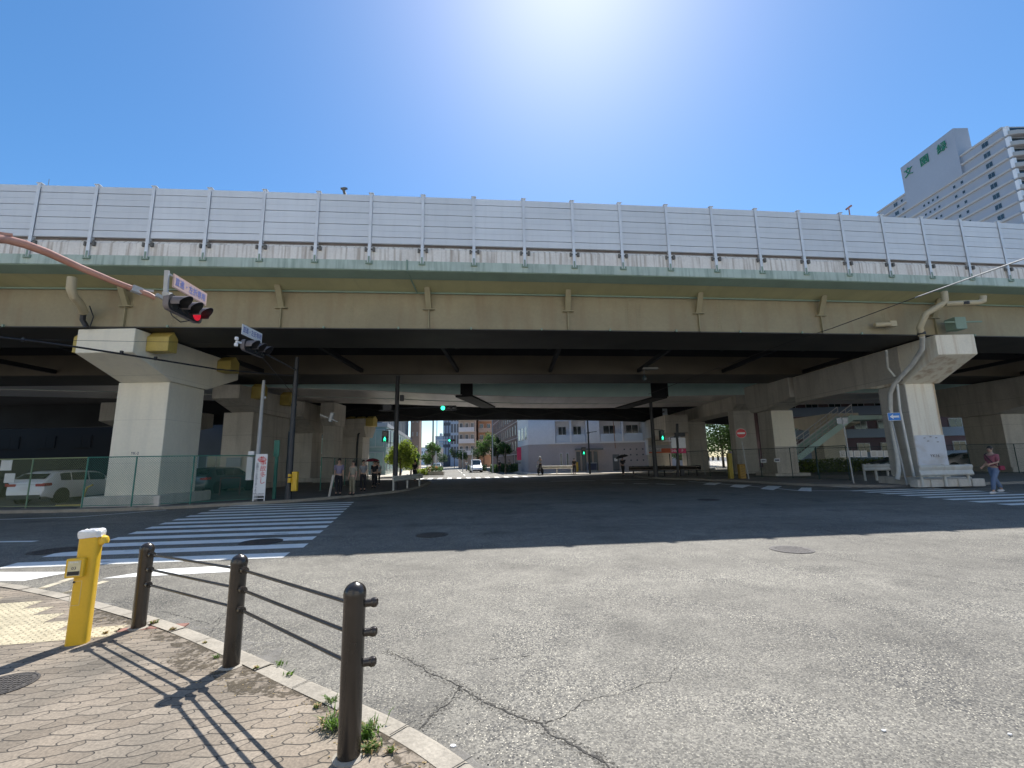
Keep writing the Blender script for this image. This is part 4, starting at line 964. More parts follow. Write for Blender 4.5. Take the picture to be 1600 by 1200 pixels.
# P4 far thin pole with signal
p4 = P(922, 741, 47.8)
mb = MB(); mb.tube([(p4.x, p4.y, .1), (p4.x, p4.y, 5.8)], [.1, .07], 10); mb.lathe((p4.x, p4.y, 4.3), [(.05, 0), (.16, .02), (.16, .1), (.05, .14)], 10); mb.bar((p4.x, p4.y, 4.4), (p4.x+.9, p4.y, 4.5), .08, .06)
tag(mb.build('signal_pole', A['blackp'], smooth=True), 'thin dark pole before the lavender building entrance', 'pole', 'dark signal poles')
ped_signal(tuple(P(912, 705, 47.5)), 0, 'small green pedestrian light near the building entrance', s=1.3)
# grey tapered pole with sign board
gp = g(398, 782, .1)
mb = MB(); pr = [(.105, 0)];
for k in range(9): pr += [(.105-.004*k, .58*k+.1), (.101-.004*k, .58*k+.11)]
mb.lathe((gp.x, gp.y, .1), pr+[(.06, 5.35)], 14); mb.tube([(gp.x+.12, gp.y, 4.6), (gp.x+.12, gp.y, 4.7)], .05, 8)
tag(mb.build('utility_pole', A['galv'], smooth=True), 'pale grey stepped pole behind the red and white warning board', 'pole')
sb = P(407, 742, gp.y-.45)
r = empty('warning_signboard', (sb.x, sb.y, .1), R(4), 'white upright board with red and dark Japanese lettering by the fence', 'signboard')
zt = P(407, 709.5, sb.y).z-.1; zb = P(407, 775, sb.y).z-.1; wd = .25
mb = MB(); mb.b2(-wd, wd, -.02, .02, zb, zt); mb.build('board', A['signw'], r)
mb = MB()
for s_ in (-1, 1): mb.bar((s_*(wd-.02), 0, 0), (s_*(wd-.02), 0, zt), .035, .035)
mb.bar((-wd, 0, .12), (wd, 0, .12), .03, .03); mb.build('frame', A['signw'], r)
mb = MB(); n = 28; cz = zt-.23
for k in range(n):
    a0, a1 = 2*math.pi*k/n, 2*math.pi*(k+1)/n; r0 = .12 if k % 2 else .165; r1 = .165 if k % 2 else .12
    mb.face([(0.03, -.024, cz), (.03+1.25*r0*math.cos(a0), -.024, cz+.85*r0*math.sin(a0)), (.03+1.25*r1*math.cos(a1), -.024, cz+.85*r1*math.sin(a1))])
mb.build('red_burst', A['red'], r)
text("危険", 'lettering', .16, A['signw'], r, (.03, -.027, cz), (1, 0, 0), (0, 0, 1), .001)
text("事故多し", 'lettering', .27, A['red'], r, (.10, -.024, (zt+zb)/2+.12), (1, 0, 0), (0, 0, 1), .001, vertical=True, space=.98)
text("交通ルールを守りましょう", 'lettering', .125, A['ink'], r, (-.15, -.024, (zt+zb)/2-.13), (1, 0, 0), (0, 0, 1), .001, vertical=True, space=.85)
text("警察署・交通安全協会", 'lettering', .045, A['ink'], r, (0, -.024, zb+.10), (1, 0, 0), (0, 0, 1), .001)
text("安全運転管理者部会", 'lettering', .045, A['ink'], r, (0, -.024, zb+.04), (1, 0, 0), (0, 0, 1), .001)
q = P(392, 728, gp.y+.05); q2 = P(389, 745, gp.y)
mb = MB(); mb.b2(q.x-.13, q.x+.13, q.y-.12, q.y+.1, P(392, 750, q.y).z, P(392, 714, q.y).z); mb.b2(q.x-.11, q.x+.15, q.y-.1, q.y+.1, P(392, 712, q.y).z, P(392, 705, q.y).z)
tag(mb.build('control_cabinet', A['signw'], bevel=.01), 'narrow white cabinet beside the warning board', 'cabinet')

# ============================================================ CABLES
def cable(pts_, rad, label, m=A['black'], name='overhead_cable'):
    mb = MB(); mb.tube(pts_, rad, 6); return tag(mb.build(name, m, smooth=True), label, 'cable', 'overhead cables')
cable([P(-60, 521, 13.6), P(0, 527, 14), P(60, 534, 14.6), P(125, 543, 15.2), P(190, 553, 16), P(260, 564, 17), P(340, 577, 18.4), P(463, 588, 20.28)], [.03, .032, .034, .036, .038, .036, .034, .03], 'thick black cable crossing in front of the cream pier')
mb = MB()
for q in (P(37, 531, 14.4), P(190, 551, 16), P(243, 560, 16.8)): mb.box(q, (.08, .08, .14))
tag(mb.build('cable_clamp', A['black']), 'small clamps on the thick black cable', 'clamp')
cable([P(37, 530, 14.4), P(120, 532, 15), P(240, 534, 16.5), P(330, 535, 18)], .007, 'thin wire in front of the top of the cream pier')
c1 = [P(1640, 391, 11.5), P(1600, 406, 12.5), P(1520, 434, 15), P(1430, 465, 18), P(1300, 512, 22.5) - Vector((0, 6, 0))*0]
c1 = [P(1640, 390, 11.0), P(1600, 404.5, 11.7), P(1520, 433, 13.2), P(1430, 465, 15)]
cable(c1, .022, 'pale wrapped cable rising out of the right edge', A['galv'])
cable([P(1430, 465, 15), P(1300, 513, 17.0), P(1240, 532, 20.5), P(1100, 583, 27), P(1013, 616, 36)], .014, 'thin black wire continuing from the pale wrapped cable')
# ============================================================ FENCES
def chain_fence(a, b, z0, h, label, mpost, mwire, n, cell=.09, wire=.006, mid=False, posts=True):
    a = Vector((a[0], a[1], z0)); b = Vector((b[0], b[1], z0)); L_ = (b-a).length; d = (b-a).normalized(); nm = Vector((-d.y, d.x, 0))
    r = empty('chain_link_fence', tuple(a), 0, label, 'fence', 'chain link fences'); r.rotation_euler = (0, 0, math.atan2(d.y, d.x))
    for i in range(n+1):
        x = L_*i/n; mb = MB(); mb.tube([(x, 0, -.05), (x, 0, h+.01)], .026, 8); mb.b2(x-.09, x+.09, -.08, .08, -.06, .015, m=1); mb.build('post', [mpost if not isinstance(mpost, list) else mpost[min(i, len(mpost)-1)], A['kerb']], r)
    mb = MB(); mb.tube([(0, 0, h), (L_, 0, h)], .02, 8); mb.build('rail', mwire, r); mb = MB(); mb.tube([(0, 0, .08), (L_, 0, .08)], .014, 6); mb.build('rail', mwire, r)
    mb = MB(); hh = h-.12; k = -hh
    while k < L_:
        for s_ in (1, -1):
            x0, x1 = (k, k+hh); z_0, z_1 = (.1, h-.02) if s_ > 0 else (h-.02, .1)
            c0 = max(x0, 0); c1_ = min(x1, L_)
            if c1_ > c0:
                f0 = (c0-x0)/hh; f1 = (c1_-x0)/hh; p = Vector((c0, 0, z_0+(z_1-z_0)*f0)); q = Vector((c1_, 0, z_0+(z_1-z_0)*f1))
                t_ = Vector((-(q-p).z, 0, (q-p).x)).normalized()*wire/2; mb.face([p-t_, q-t_, q+t_, p+t_])
        k += cell
    mb.build('mesh_panel', mwire, r)
    return r
fl = [(-24.5, 18.75), (-19.4, 18.3), (-16.9, 18.0), (-15.0, 18.05), (-13.2, 18.75), (-11.4, 20.1)]
chain_fence(fl[0], fl[1], .1, 1.95, 'faded yellowish end of the mesh fence before the white car', A['fencey'], A['fencey'], 2)
chain_fence(fl[1], fl[2], .1, 1.95, 'mesh fence span between the white car and the cream pier', A['fence'], A['fencey'], 1)
chain_fence(fl[2], fl[3], .1, 1.95, 'green mesh fence span in front of the cream pier', A['fence'], A['fence'], 1)
chain_fence(fl[3], fl[4], .1, 1.95, 'green mesh fence span right of the cream pier', A['fence'], A['fence'], 1)
chain_fence(fl[4], fl[5], .1, 1.95, 'green mesh fence span ending at the warning board', A['fence'], A['fence'], 1)
chain_fence((-11.2, 26.5), (-13.5, 44), .1, 1.9, 'green mesh fence along the pavement behind the pedestrians', A['fence'], A['fenced'], 6)
chain_fence((14.6, 38.2), (18.4, 30.2), .1, 2.0, 'dark mesh fence behind the no entry sign', A['fenced'], A['fenced'], 4)
chain_fence((18.4, 30.2), (19.2, 26.2), .1, 2.0, 'dark mesh fence beside the pier with the painted face', A['fenced'], A['fenced'], 2)
chain_fence((22.6, 34), (31, 31), .1, 2.0, 'dark mesh fence before the hedge and the stairs', A['fenced'], A['fenced'], 4)
chain_fence((31, 31), (60, 34), .1, 2.0, 'dark mesh fence behind the walking person', A['fenced'], A['fenced'], 8)
# plaques on fences
for (x, y, Y, w_, h_, lb) in ((10, 727, 18.62, .45, .42, 'upper white notice plate on the faded fence'), (15, 747, 18.62, .42, .38, 'lower white notice plate on the faded fence')):
    q = P(x, y, Y); mb = MB(); mb.box(q, (w_, .02, h_)); tag(mb.build('notice_plate', A['signw']), lb, 'notice plate', 'notice plates')
q = P(365, 722, 29.4); mb = MB(); mb.box(q, (.95, .03, .58)); o = tag(mb.build('notice_board', mat('plaid_board', (.42, .46, .50), .6, .1, 20)), 'pale plaid notice board on the second left pier', 'notice board')
mb = MB()
for k in range(7): mb.box(q+Vector((-.42+.14*k, -.02, 0)), (.012, .006, .56)); 
for k in range(5): mb.box(q+Vector((0, -.02, -.24+.12*k)), (.93, .006, .012))
ch = mb.build('grid_lines', A['ink']); ch.parent = o
for i, (x, y, Y, m_) in enumerate(((1193, 720, 33, 'signw'), (1214, 719, 33, 'signw'))):
    q = P(x, y, Y); mb = MB(); mb.box(q, (.42, .03, .26)); o = tag(mb.build('notice_plate', A[m_]), ('left' if i == 0 else 'right')+' small white plate with dark print on the fence before the painted pier face', 'notice plate', 'notice plates')
    mb = MB(); mb.box(q+Vector((0, -.02, 0)), (.3, .006, .1)); c_ = mb.build('print', A['ink']); c_.parent = o
# row of white posters behind the fence on the right
for i, x in enumerate((1317, 1328, 1339, 1350, 1365, 1375, 1386)):
    q = P(x, 709, 31.6); mb = MB(); mb.box(q, (.36, .02, .44), rz=-.35); o = tag(mb.build('parking_notice', A['signw']), ('first', 'second', 'third', 'fourth', 'fifth', 'sixth', 'seventh')[i]+' from the left of the white parking notices on the fence before the stairs', 'notice plate', 'row of white parking notices')
    mb = MB()
    for k in range(4): mb.box(q+Vector((.0, -.03, .13-.08*k)), (.24, .006, .02), rz=-.35)
    c_ = mb.build('print', A['tan']); c_.parent = o
for i, x in enumerate((1094, 1099, 1107, 1114, 1122, 1129, 1137, 1143)):
    q = P(x, 716, 44); mb = MB(); mb.box(q, (.22, .02, .42)); tag(mb.build('parking_notice', A['concg']), ('first', 'second', 'third', 'fourth', 'fifth', 'sixth', 'seventh', 'eighth')[i]+' from the left of the narrow notices seen through the portal pier', 'notice plate', 'far row of parking notices')

# ============================================================ SIGNS ON POLES
def sign_pole(base, top, rad, label, name='sign_pole', m=A['galv']):
    mb = MB(); mb.tube([tuple(base), tuple(top)], rad, 10); return tag(mb.build(name, m, smooth=True), label, 'sign pole', 'thin grey sign poles')
b = g(1417, 758, .1); t_ = P(1390, 641, b.y); sign_pole(b, t_, .032, 'thin sign pole carrying the blue arrow sign')
q = P(1397, 651, b.y-.05); r = empty('one_way_sign', tuple(q), R(-3), 'blue one way sign with a white left arrow on the grey pole', 'road sign', 'road signs')
mb = MB(); mb.b2(-.30, .30, -.01, .01, -.19, .19); mb.build('plate', A['signw'], r); mb = MB(); mb.b2(-.285, .285, -.016, -.012, -.175, .175); mb.build('face', A['blue'], r)
mb = MB(); mb.face([(-.22, -.02, 0), (-.05, -.02, -.12), (-.05, -.02, -.045), (.22, -.02, -.045), (.22, -.02, .045), (-.05, -.02, .045), (-.05, -.02, .12)]); mb.build('arrow', A['signw'], r)
b = g(1170, 748, .1); sign_pole(b, P(1159, 690, b.y), .035, 'leaning grey pole carrying the no entry sign')
q = P(1158, 677, b.y-.05); r = empty('no_entry_sign', tuple(q), R(-22), 'round red no entry sign with a white bar on a leaning pole', 'road sign', 'road signs')
rot = Matrix.Rotation(R(90), 3, 'X')
mb = MB(); mb.lathe((0, 0, 0), [(.33, -.01), (.33, .01)], 28, ax=rot); mb.build('plate', A['signw'], r)
mb = MB(); mb.lathe((0, -.013, 0), [(.31, -.002), (.31, .004)], 28, ax=rot); mb.build('face', A['red'], r); mb = MB(); mb.b2(-.24, .24, -.024, -.018, -.055, .055); mb.build('bar', A['signw'], r)
b = g(1334, 755, .1); sign_pole(b, P(1316, 652, b.y), .035, 'grey sign pole standing left of the rust stained pier')
q = P(1316, 657.5, b.y+.05); mb = MB(); mb.box(q, (.60, .02, .33)); mb.box(q+Vector((0, .03, .08)), (.6, .02, .03)); mb.box(q+Vector((0, .03, -.08)), (.6, .02, .03)); tag(mb.build('road_sign', A['galv']), 'blank grey back of a rectangular sign on a thin pole', 'road sign')
b = g(1102, 742, .1); sign_pole(b, P(1096, 700, b.y), .03, 'thin short pole inside the fenced parking area')
# red parking signs on a post
b = g(1059, 745, .1)
mb = MB(); mb.bar((b.x, b.y, .1), P(1058, 662, b.y), .16, .16); mb.box(P(1062, 679, b.y), (.75, .3, .32)); mb.box(P(1066, 738, b.y-.3), (.25, .2, .5), m=0)
r = tag(mb.build('parking_sign_post', A['blackp']), 'dark post with white boards above red parking signs', 'parking sign')
for (xa, xb, sfx) in ((1048.5, 1057, 0), (1060, 1072, 1)):
    pa, pb = P(xa, 684, b.y-.2), P(xb, 700, b.y-.2); mb = MB(); mb.b2(pa.x, pb.x, b.y-.22, b.y-.16, pb.z, pa.z); c_ = mb.build('white_board', A['b_white']); c_.parent = r
    pa, pb = P(xa, 701, b.y-.2), P(xb, 708, b.y-.2); mb = MB(); mb.b2(pa.x, pb.x, b.y-.24, b.y-.14, pb.z, pa.z); c_ = mb.build('red_board', A['magenta']); c_.parent = r
    text("P" if sfx else "24h", 'lettering', .28, A['signw'], r, ((pa.x+pb.x)/2, b.y-.25, (pa.z+pb.z)/2), (1, 0, 0), (0, 0, 1), .002)
# yellow striped barrier machine, guard rails
q = g(1155, 748, .1)
mb = MB(); mb.b2(q.x-.42, q.x-.14, q.y+.4, q.y+.7, .1, P(1150, 708, q.y).z); r = mb.build('frame_post', mat('dull_yellow', (.35, .28, .05), .6, .1, 3), bevel=.02)
r0 = empty('barrier_machine', (q.x, q.y, .1), 0, 'yellow parking barrier machine with dark hazard stripes beside the no entry sign', 'barrier machine')
r.parent = r0; r.matrix_parent_inverse = Matrix.Translation((-q.x, -q.y, -.1))
mb = MB(); mb.b2(.02, .42, -.2, .2, 0, .98); mb.build('body', mat('dull_orange', (.36, .22, .05), .6, .1, 3), r0, bevel=.05)
mb = MB()
for k in range(5): mb.bar((.06, -.21, .12+.17*k), (.38, -.21, .22+.17*k), .06, .012)
mb.build('hazard_stripe', A['black'], r0)
def guardrail(a, b, label, m=A['signw'], z=(.45, .75), posts=3):
    a = Vector(a); b = Vector(b); d = (b-a).normalized(); L_ = (b-a).length
    r = empty('guard_rail', (a.x, a.y, .1), math.atan2(d.y, d.x), label, 'guard rail', 'guard rails by the kerbs')
    sec = [(0, z[0]), (-.05, z[0]+.05), (-.05, z[0]+.10), (-.0, (z[0]+z[1])/2), (-.05, z[1]-.10), (-.05, z[1]-.05), (0, z[1]), (.03, z[1]), (.03, z[0])]
    mb = MB(); n = len(sec); i = len(mb.v)
    mb.v += [(0, p[0], p[1]) for p in sec]+[(L_, p[0], p[1]) for p in sec]
    for k in range(n): mb.f.append([i+k, i+(k+1) % n, i+n+(k+1) % n, i+n+k]); mb.m.append(0)
    mb.f.append(list(range(n))); mb.m.append(0); mb.f.append(list(range(n, 2*n))); mb.m.append(0)
    mb.build('beam', m, r)
    for k in range(posts): x = L_*(.06+.88*k/(posts-1)); mb = MB(); mb.tube([(x, .10, 0), (x, .10, z[1]+.02)], .06, 8); mb.build('post', m, r)
    return r
A['railw'] = mat('weathered_white_rail', (.58, .57, .52), .6, .1, 2, streak=.4, scol=(.35, .25, .15), stretch=(3, 3, 1))
guardrail((18.25, 20.6, .1), (20.75, 20.7, .1), 'weathered white guard rail in front of the rust stained pier', A['railw'], (.47, .95))
guardrail((19.9, 26, .1), (21.4, 26, .1), 'short white guard rail left of the rust stained pier', A['railw'], (.55, .92))
mb = MB()
for k in range(5): q = Vector((18.5+.62*k, 20.95, 0)); mb.box((q.x, q.y, .24), (.62, .4, .34), rz=.1)
tag(mb.build('kerb_blocks', A['concg'], bevel=.02), 'low concrete blocks under the weathered guard rail', 'concrete blocks')
guardrail((9.9, 39.2, .1), (15.2, 37.0, .1), 'dark brown guard rail below the person with an umbrella', A['postm'], (.45, .85), 5)
guardrail((2.9, 50.0, .1), (6.6, 50.2, .1), 'pale rail beside the cyclist before the lavender building', A['railw'], (.55, .9), 3)
guardrail((-6.6, 25.0, .1), (-5.9, 29.5, .1), 'pale curved rail at the foot of the tall dark pole', A['railw'], (.5, .8), 3)
for (x, y, Y, w_, h_, lb, m_) in ((367, 748, 24.5, 1.4, .42, 'brown pipe barrier between the two left piers', A['tail']),):
    a = P(345, 747, Y); c_ = P(376, 747, Y); mb = MB(); mb.tube([(a.x, Y, .1), (a.x, Y, a.z), (c_.x, Y, a.z), (c_.x, Y, .1)], .035, 8); tag(mb.build('pipe_barrier', mat('maroon_pipe', (.16, .07, .06), .6, .1, 4)), lb, 'pipe barrier')
q = P(137, 760, 18.9); mb = MB(); mb.tube([(q.x-.1, q.y, .1), (q.x-.1, q.y, .6), (q.x-.02, q.y, .85), (q.x+.2, q.y, .95)], .04, 8); mb.tube([(q.x-.1, q.y, .15), (q.x-1.2, q.y, .15)], .03, 6)
tag(mb.build('pipe_barrier', A['yellowbox'], smooth=True), 'orange yellow bent pipe guard behind the fence by the white car', 'pipe barrier')
q = P(512, 690, 22); mb = MB(); mb.b2(-11.0, -10.88, 20.9, 21.0, .1, 2.0); mb.b2(-11.05, -10.8, 20.85, 20.9, 2.0, 2.75); tag(mb.build('green_post', A['fence']), 'green square post with a plate between the grey and dark poles', 'post')
# surveillance dome and lamp under viaduct, speed camera on the left, small lamps
q = P(1012, 576, 22.5); mb = MB(); mb.box(q+Vector((.12, 0, 0)), (.78, .25, .12)); r = tag(mb.build('under_deck_lamp', A['brace'], bevel=.03), 'pale lamp box with a hanging glass bulb under the highway', 'lamp')
mb = MB(); mb.tube([q+Vector((-.2, 0, -.05)), q+Vector((-.2, 0, -.3))], .02, 6); mb.lathe(q+Vector((-.2, 0, -.5)), [(.02, -.14), (.09, -.08), (.11, 0), (.08, .1), (.03, .18)], 12); c_ = mb.build('bulb', A['glass']); c_.parent = r
q = P(518, 650, 22.5); mb = MB(); mb.bar(P(520, 645, 22.5), P(516, 659, 22.5), .20, .14); mb.bar(P(500, 648, 22.5), P(528, 659, 22.5), .05, .05); tag(mb.build('street_camera', A['galv'], bevel=.01), 'small white camera unit on the pier left of the crossing', 'camera')
# lights on the top of the barrier
q = P(539, 297, 17.6); mb = MB(); mb.bar(q+Vector((.06, 0, -.35)), q+Vector((-.06, 0, .02)), .14, .10); mb.bar(q+Vector((-.06, -.1, .02)), q+Vector((-.02, .1, .12)), .2, .08); mb.bar(q+Vector((.06, 0, -.3)), (q.x+.1, q.y, 9.4), .07, .07)
tag(mb.build('highway_lamp', A['brace']), 'small lamp head peeking above the noise barrier', 'lamp', 'lamps peeking over the noise barrier')
q = P(1326, 324, 21.6); mb = MB(); mb.bar(q+Vector((-.15, 0, -.12)), q+Vector((.16, 0, .1)), .06, .10); mb.bar(q, (q.x-.05, q.y, 9.4), .04, .04); tag(mb.build('highway_lamp', A['redpole']), 'tiny reddish lamp arm above the barrier near the tower', 'lamp', 'lamps peeking over the noise barrier')
q = P(77, 280, 20); mb = MB(); mb.tube([q, (q.x-.1, q.y, 9.4)], .012, 5); tag(mb.build('antenna', A['galv']), 'thin antenna above the barrier at the left', 'antenna')

# ============================================================ CARS
def car(loc, rz, paintm, label, wagon=True, L_=4.5, W_=1.76, Hh=1.46, full=True, grp='parked and passing cars'):
    r = empty('car', loc, rz, label, 'car', grp)
    hw = W_/2
    if wagon: roof = [(0, .62, .62), (.05, .95, .95), (.18, 1.0, 1.06), (.55, 1.0, Hh-.10), (.95, .98, Hh-.02), (2.0, .96, Hh), (2.8, .95, Hh-.05), (3.55, .95, 1.05), (3.75, .93, .97), (4.25, .80, .80), (4.45, .55, .60), (4.5, .45, .50)]
    else: roof = [(0, .62, .62), (.05, .85, .85), (.5, .98, 1.0), (1.1, 1.0, Hh-.06), (1.8, .98, Hh), (2.5, .96, Hh-.04), (3.3, .95, 1.0), (3.6, .92, .95), (4.2, .78, .78), (4.45, .55, .60), (4.5, .45, .50)]
    sec = []
    for (y, belt, top) in roof:
        e = min(1, min(y, L_-y)/.35); k = .86+.14*e**.5; lo = .22 if .2 < y < 4.3 else .34; has = top > belt+.08
        hb = hw*k; ht = hb*(.76 if has else .9)
        half = [(hb*.92, lo), (hb, lo+.14), (hb*1.0, .58), (hb*.985, max(belt-.1, lo+.2)), (hb*.94, belt), (ht+.04 if has else ht, top-.05 if has else top-.01), (ht*.82, top-.005), (ht*.4, top+.01)]
        sec.append([(x, y, z) for x, z in half]+[(-x, y, z) for x, z in half[::-1]])
    mb = MB()
    for a, b in zip(sec, sec[1:]):
        n = len(a)
        for k in range(n): mb.face([a[k], a[(k+1) % n], b[(k+1) % n], b[k]])
    mb.face(sec[0]); mb.face(sec[-1][::-1]); body = mb.build('body', paintm, r, smooth=True)
    # glass, sitting 4 mm proud
    def interp(y, idx):
        for (a, b) in zip(roof, roof[1:]):
            if a[0] <= y <= b[0]: f = (y-a[0])/(b[0]-a[0]); return a[idx]+(b[idx]-a[idx])*f
    def sidept(y, f):
        for i in range(len(roof)-1):
            if roof[i][0] <= y <= roof[i+1][0]:
                t_ = (y-roof[i][0])/(roof[i+1][0]-roof[i][0]); a = Vector(sec[i][4]).lerp(Vector(sec[i+1][4]), t_); b = Vector(sec[i][5]).lerp(Vector(sec[i+1][5]), t_); return a.lerp(b, f)
    segs = ([(.75, 1.25), (1.30, 2.15), (2.22, 3.12)] if wagon else [(1.15, 2.05), (2.12, 2.95)])
    for s_ in (1, -1):
        for (a, b) in segs:
            mb = MB(); m_ = 5; prev = None
            for k in range(m_+1):
                y = a+(b-a)*k/m_; lo_ = sidept(y, .08); hi = sidept(y, .9 if interp(y, 2)-interp(y, 1) > .25 else .7); o_ = Vector((.008, 0, .002)); lo_ += o_; hi += o_
                if prev: mb.face([(s_*prev[0].x, prev[0].y, prev[0].z), (s_*lo_.x, lo_.y, lo_.z), (s_*hi.x, hi.y, hi.z), (s_*prev[1].x, prev[1].y, prev[1].z)])
                prev = (lo_, hi)
            mb.build('side_window', A['glass'], r)
    i0, i1 = (2, 3) if wagon else (2, 3); y0, y1 = roof[i0][0], roof[i1][0]; z0, z1 = roof[i0][2]+.03, roof[i1][2]-.05
    f = hw*.74; mb = MB(); dy = -.03; mb.face([(-f, y0+.02+dy, z0+.02), (f, y0+.02+dy, z0+.02), (f*.86, y1-.03+dy, z1+.02), (-f*.86, y1-.03+dy, z1+.02)]); mb.build('rear_window', A['glass'], r)
    y0, y1 = (2.85, 3.5) if wagon else (2.55, 3.25); mb = MB(); mb.face([(-f*.86, y0, interp(y0, 2)+.012), (f*.86, y0, interp(y0, 2)+.012), (f, y1, interp(y1, 2)+.03), (-f, y1, interp(y1, 2)+.03)]); mb.build('windscreen', A['glass'], r)
    for y in (.82, 3.62):
        for s_ in (1, -1):
            w_ = empty('wheel', (s_*(hw-.10), y, .32)); w_.parent = r; rot = Matrix.Rotation(R(90)*s_, 3, 'Y')
            mb = MB(); mb.lathe((0, 0, 0), [(.20, .09), (.27, .115), (.315, .10), (.32, .03), (.32, -.1), (.2, -.1)], 24, ax=rot); mb.build('tyre', A['tyre'], w_, smooth=True)
            mb = MB(); mb.lathe((0, 0, 0), [(.205, .07), (.20, .095), (.06, .06), (.02, .08)], 24, ax=rot)
            for k in range(5): a = 2*math.pi*k/5; mb.bar(Vector((s_*.095, 0, 0)), Vector((s_*.095, .19*math.cos(a), .19*math.sin(a))), .03, .05)
            mb.build('rim', A['rim'], w_)
            mb = MB(); mb.lathe((s_*.005, 0, 0), [(.375, .075), (.375, .104), (.34, .106)], 24, ax=rot); mb.build('wheel_arch', A['black'], w_)
    for s_ in (1, -1):
        mb = MB(); mb.box((s_*hw*.70, .055, .84), (.40, .08, .12)); mb.box((s_*hw*.90, .16, .86), (.12, .34, .13)); mb.build('tail_lamp', A['tail'], r, bevel=.02)
        mb = MB(); mb.box((s_*hw*.68, L_-.16, .66), (.36, .2, .12)); mb.build('headlight', A['plate'], r, bevel=.02)
        mb = MB(); mb.box((s_*(hw+.06), 3.05, .98), (.16, .1, .12)); mb.build('mirror', paintm, r, bevel=.03)
    mb = MB(); mb.box((0, -.005, .70), (.36, .02, .17)); mb.build('number_plate', A['plate'], r); mb = MB(); mb.box((0, L_+.0, .45), (.34, .02, .16)); mb.build('number_plate', A['plate'], r)
    mb = MB(); mb.b2(-hw*.8, hw*.8, -.01, .05, .24, .42); mb.build('bumper_trim', A['black'], r); mb = MB(); mb.b2(-hw*.75, hw*.75, L_-.06, L_+.005, .26, .4); mb.build('bumper_trim', A['black'], r)
    mb = MB(); mb.b2(-hw*.45, hw*.45, -.012, .01, .86, .875); mb.build('boot_trim', A['rim'], r)
    return r
car((-21.5, 20.1, .1), R(2), A['carw'], 'white estate car parked behind the faded fence, seen from behind')
car((-17.6, 25.0, .1), R(-4), A['card'], 'dark teal car parked behind the cream pier', wagon=True)
car((-29.5, 22.5, .1), R(5), A['card'], 'dark car half out of frame beyond the notice plates')
car((-13.2, 78, 0), R(8), A['card'], 'dark car driving away on the sunny street', wagon=False)
car((-6.0, 71, 0), R(188), A['carw'], 'white van like car coming toward the crossing on the sunny street', wagon=True, Hh=1.9)
car((-16.4, 100, 0), R(8), A['cars'], 'tiny silver car far down the street', wagon=False)
car((40.5, 38, .1), R(75), A['cars'], 'silver car parked in the dark behind the rust stained pier')
car((34, 37, .1), R(80), A['card'], 'dark car parked at the right behind the walking person', wagon=False)

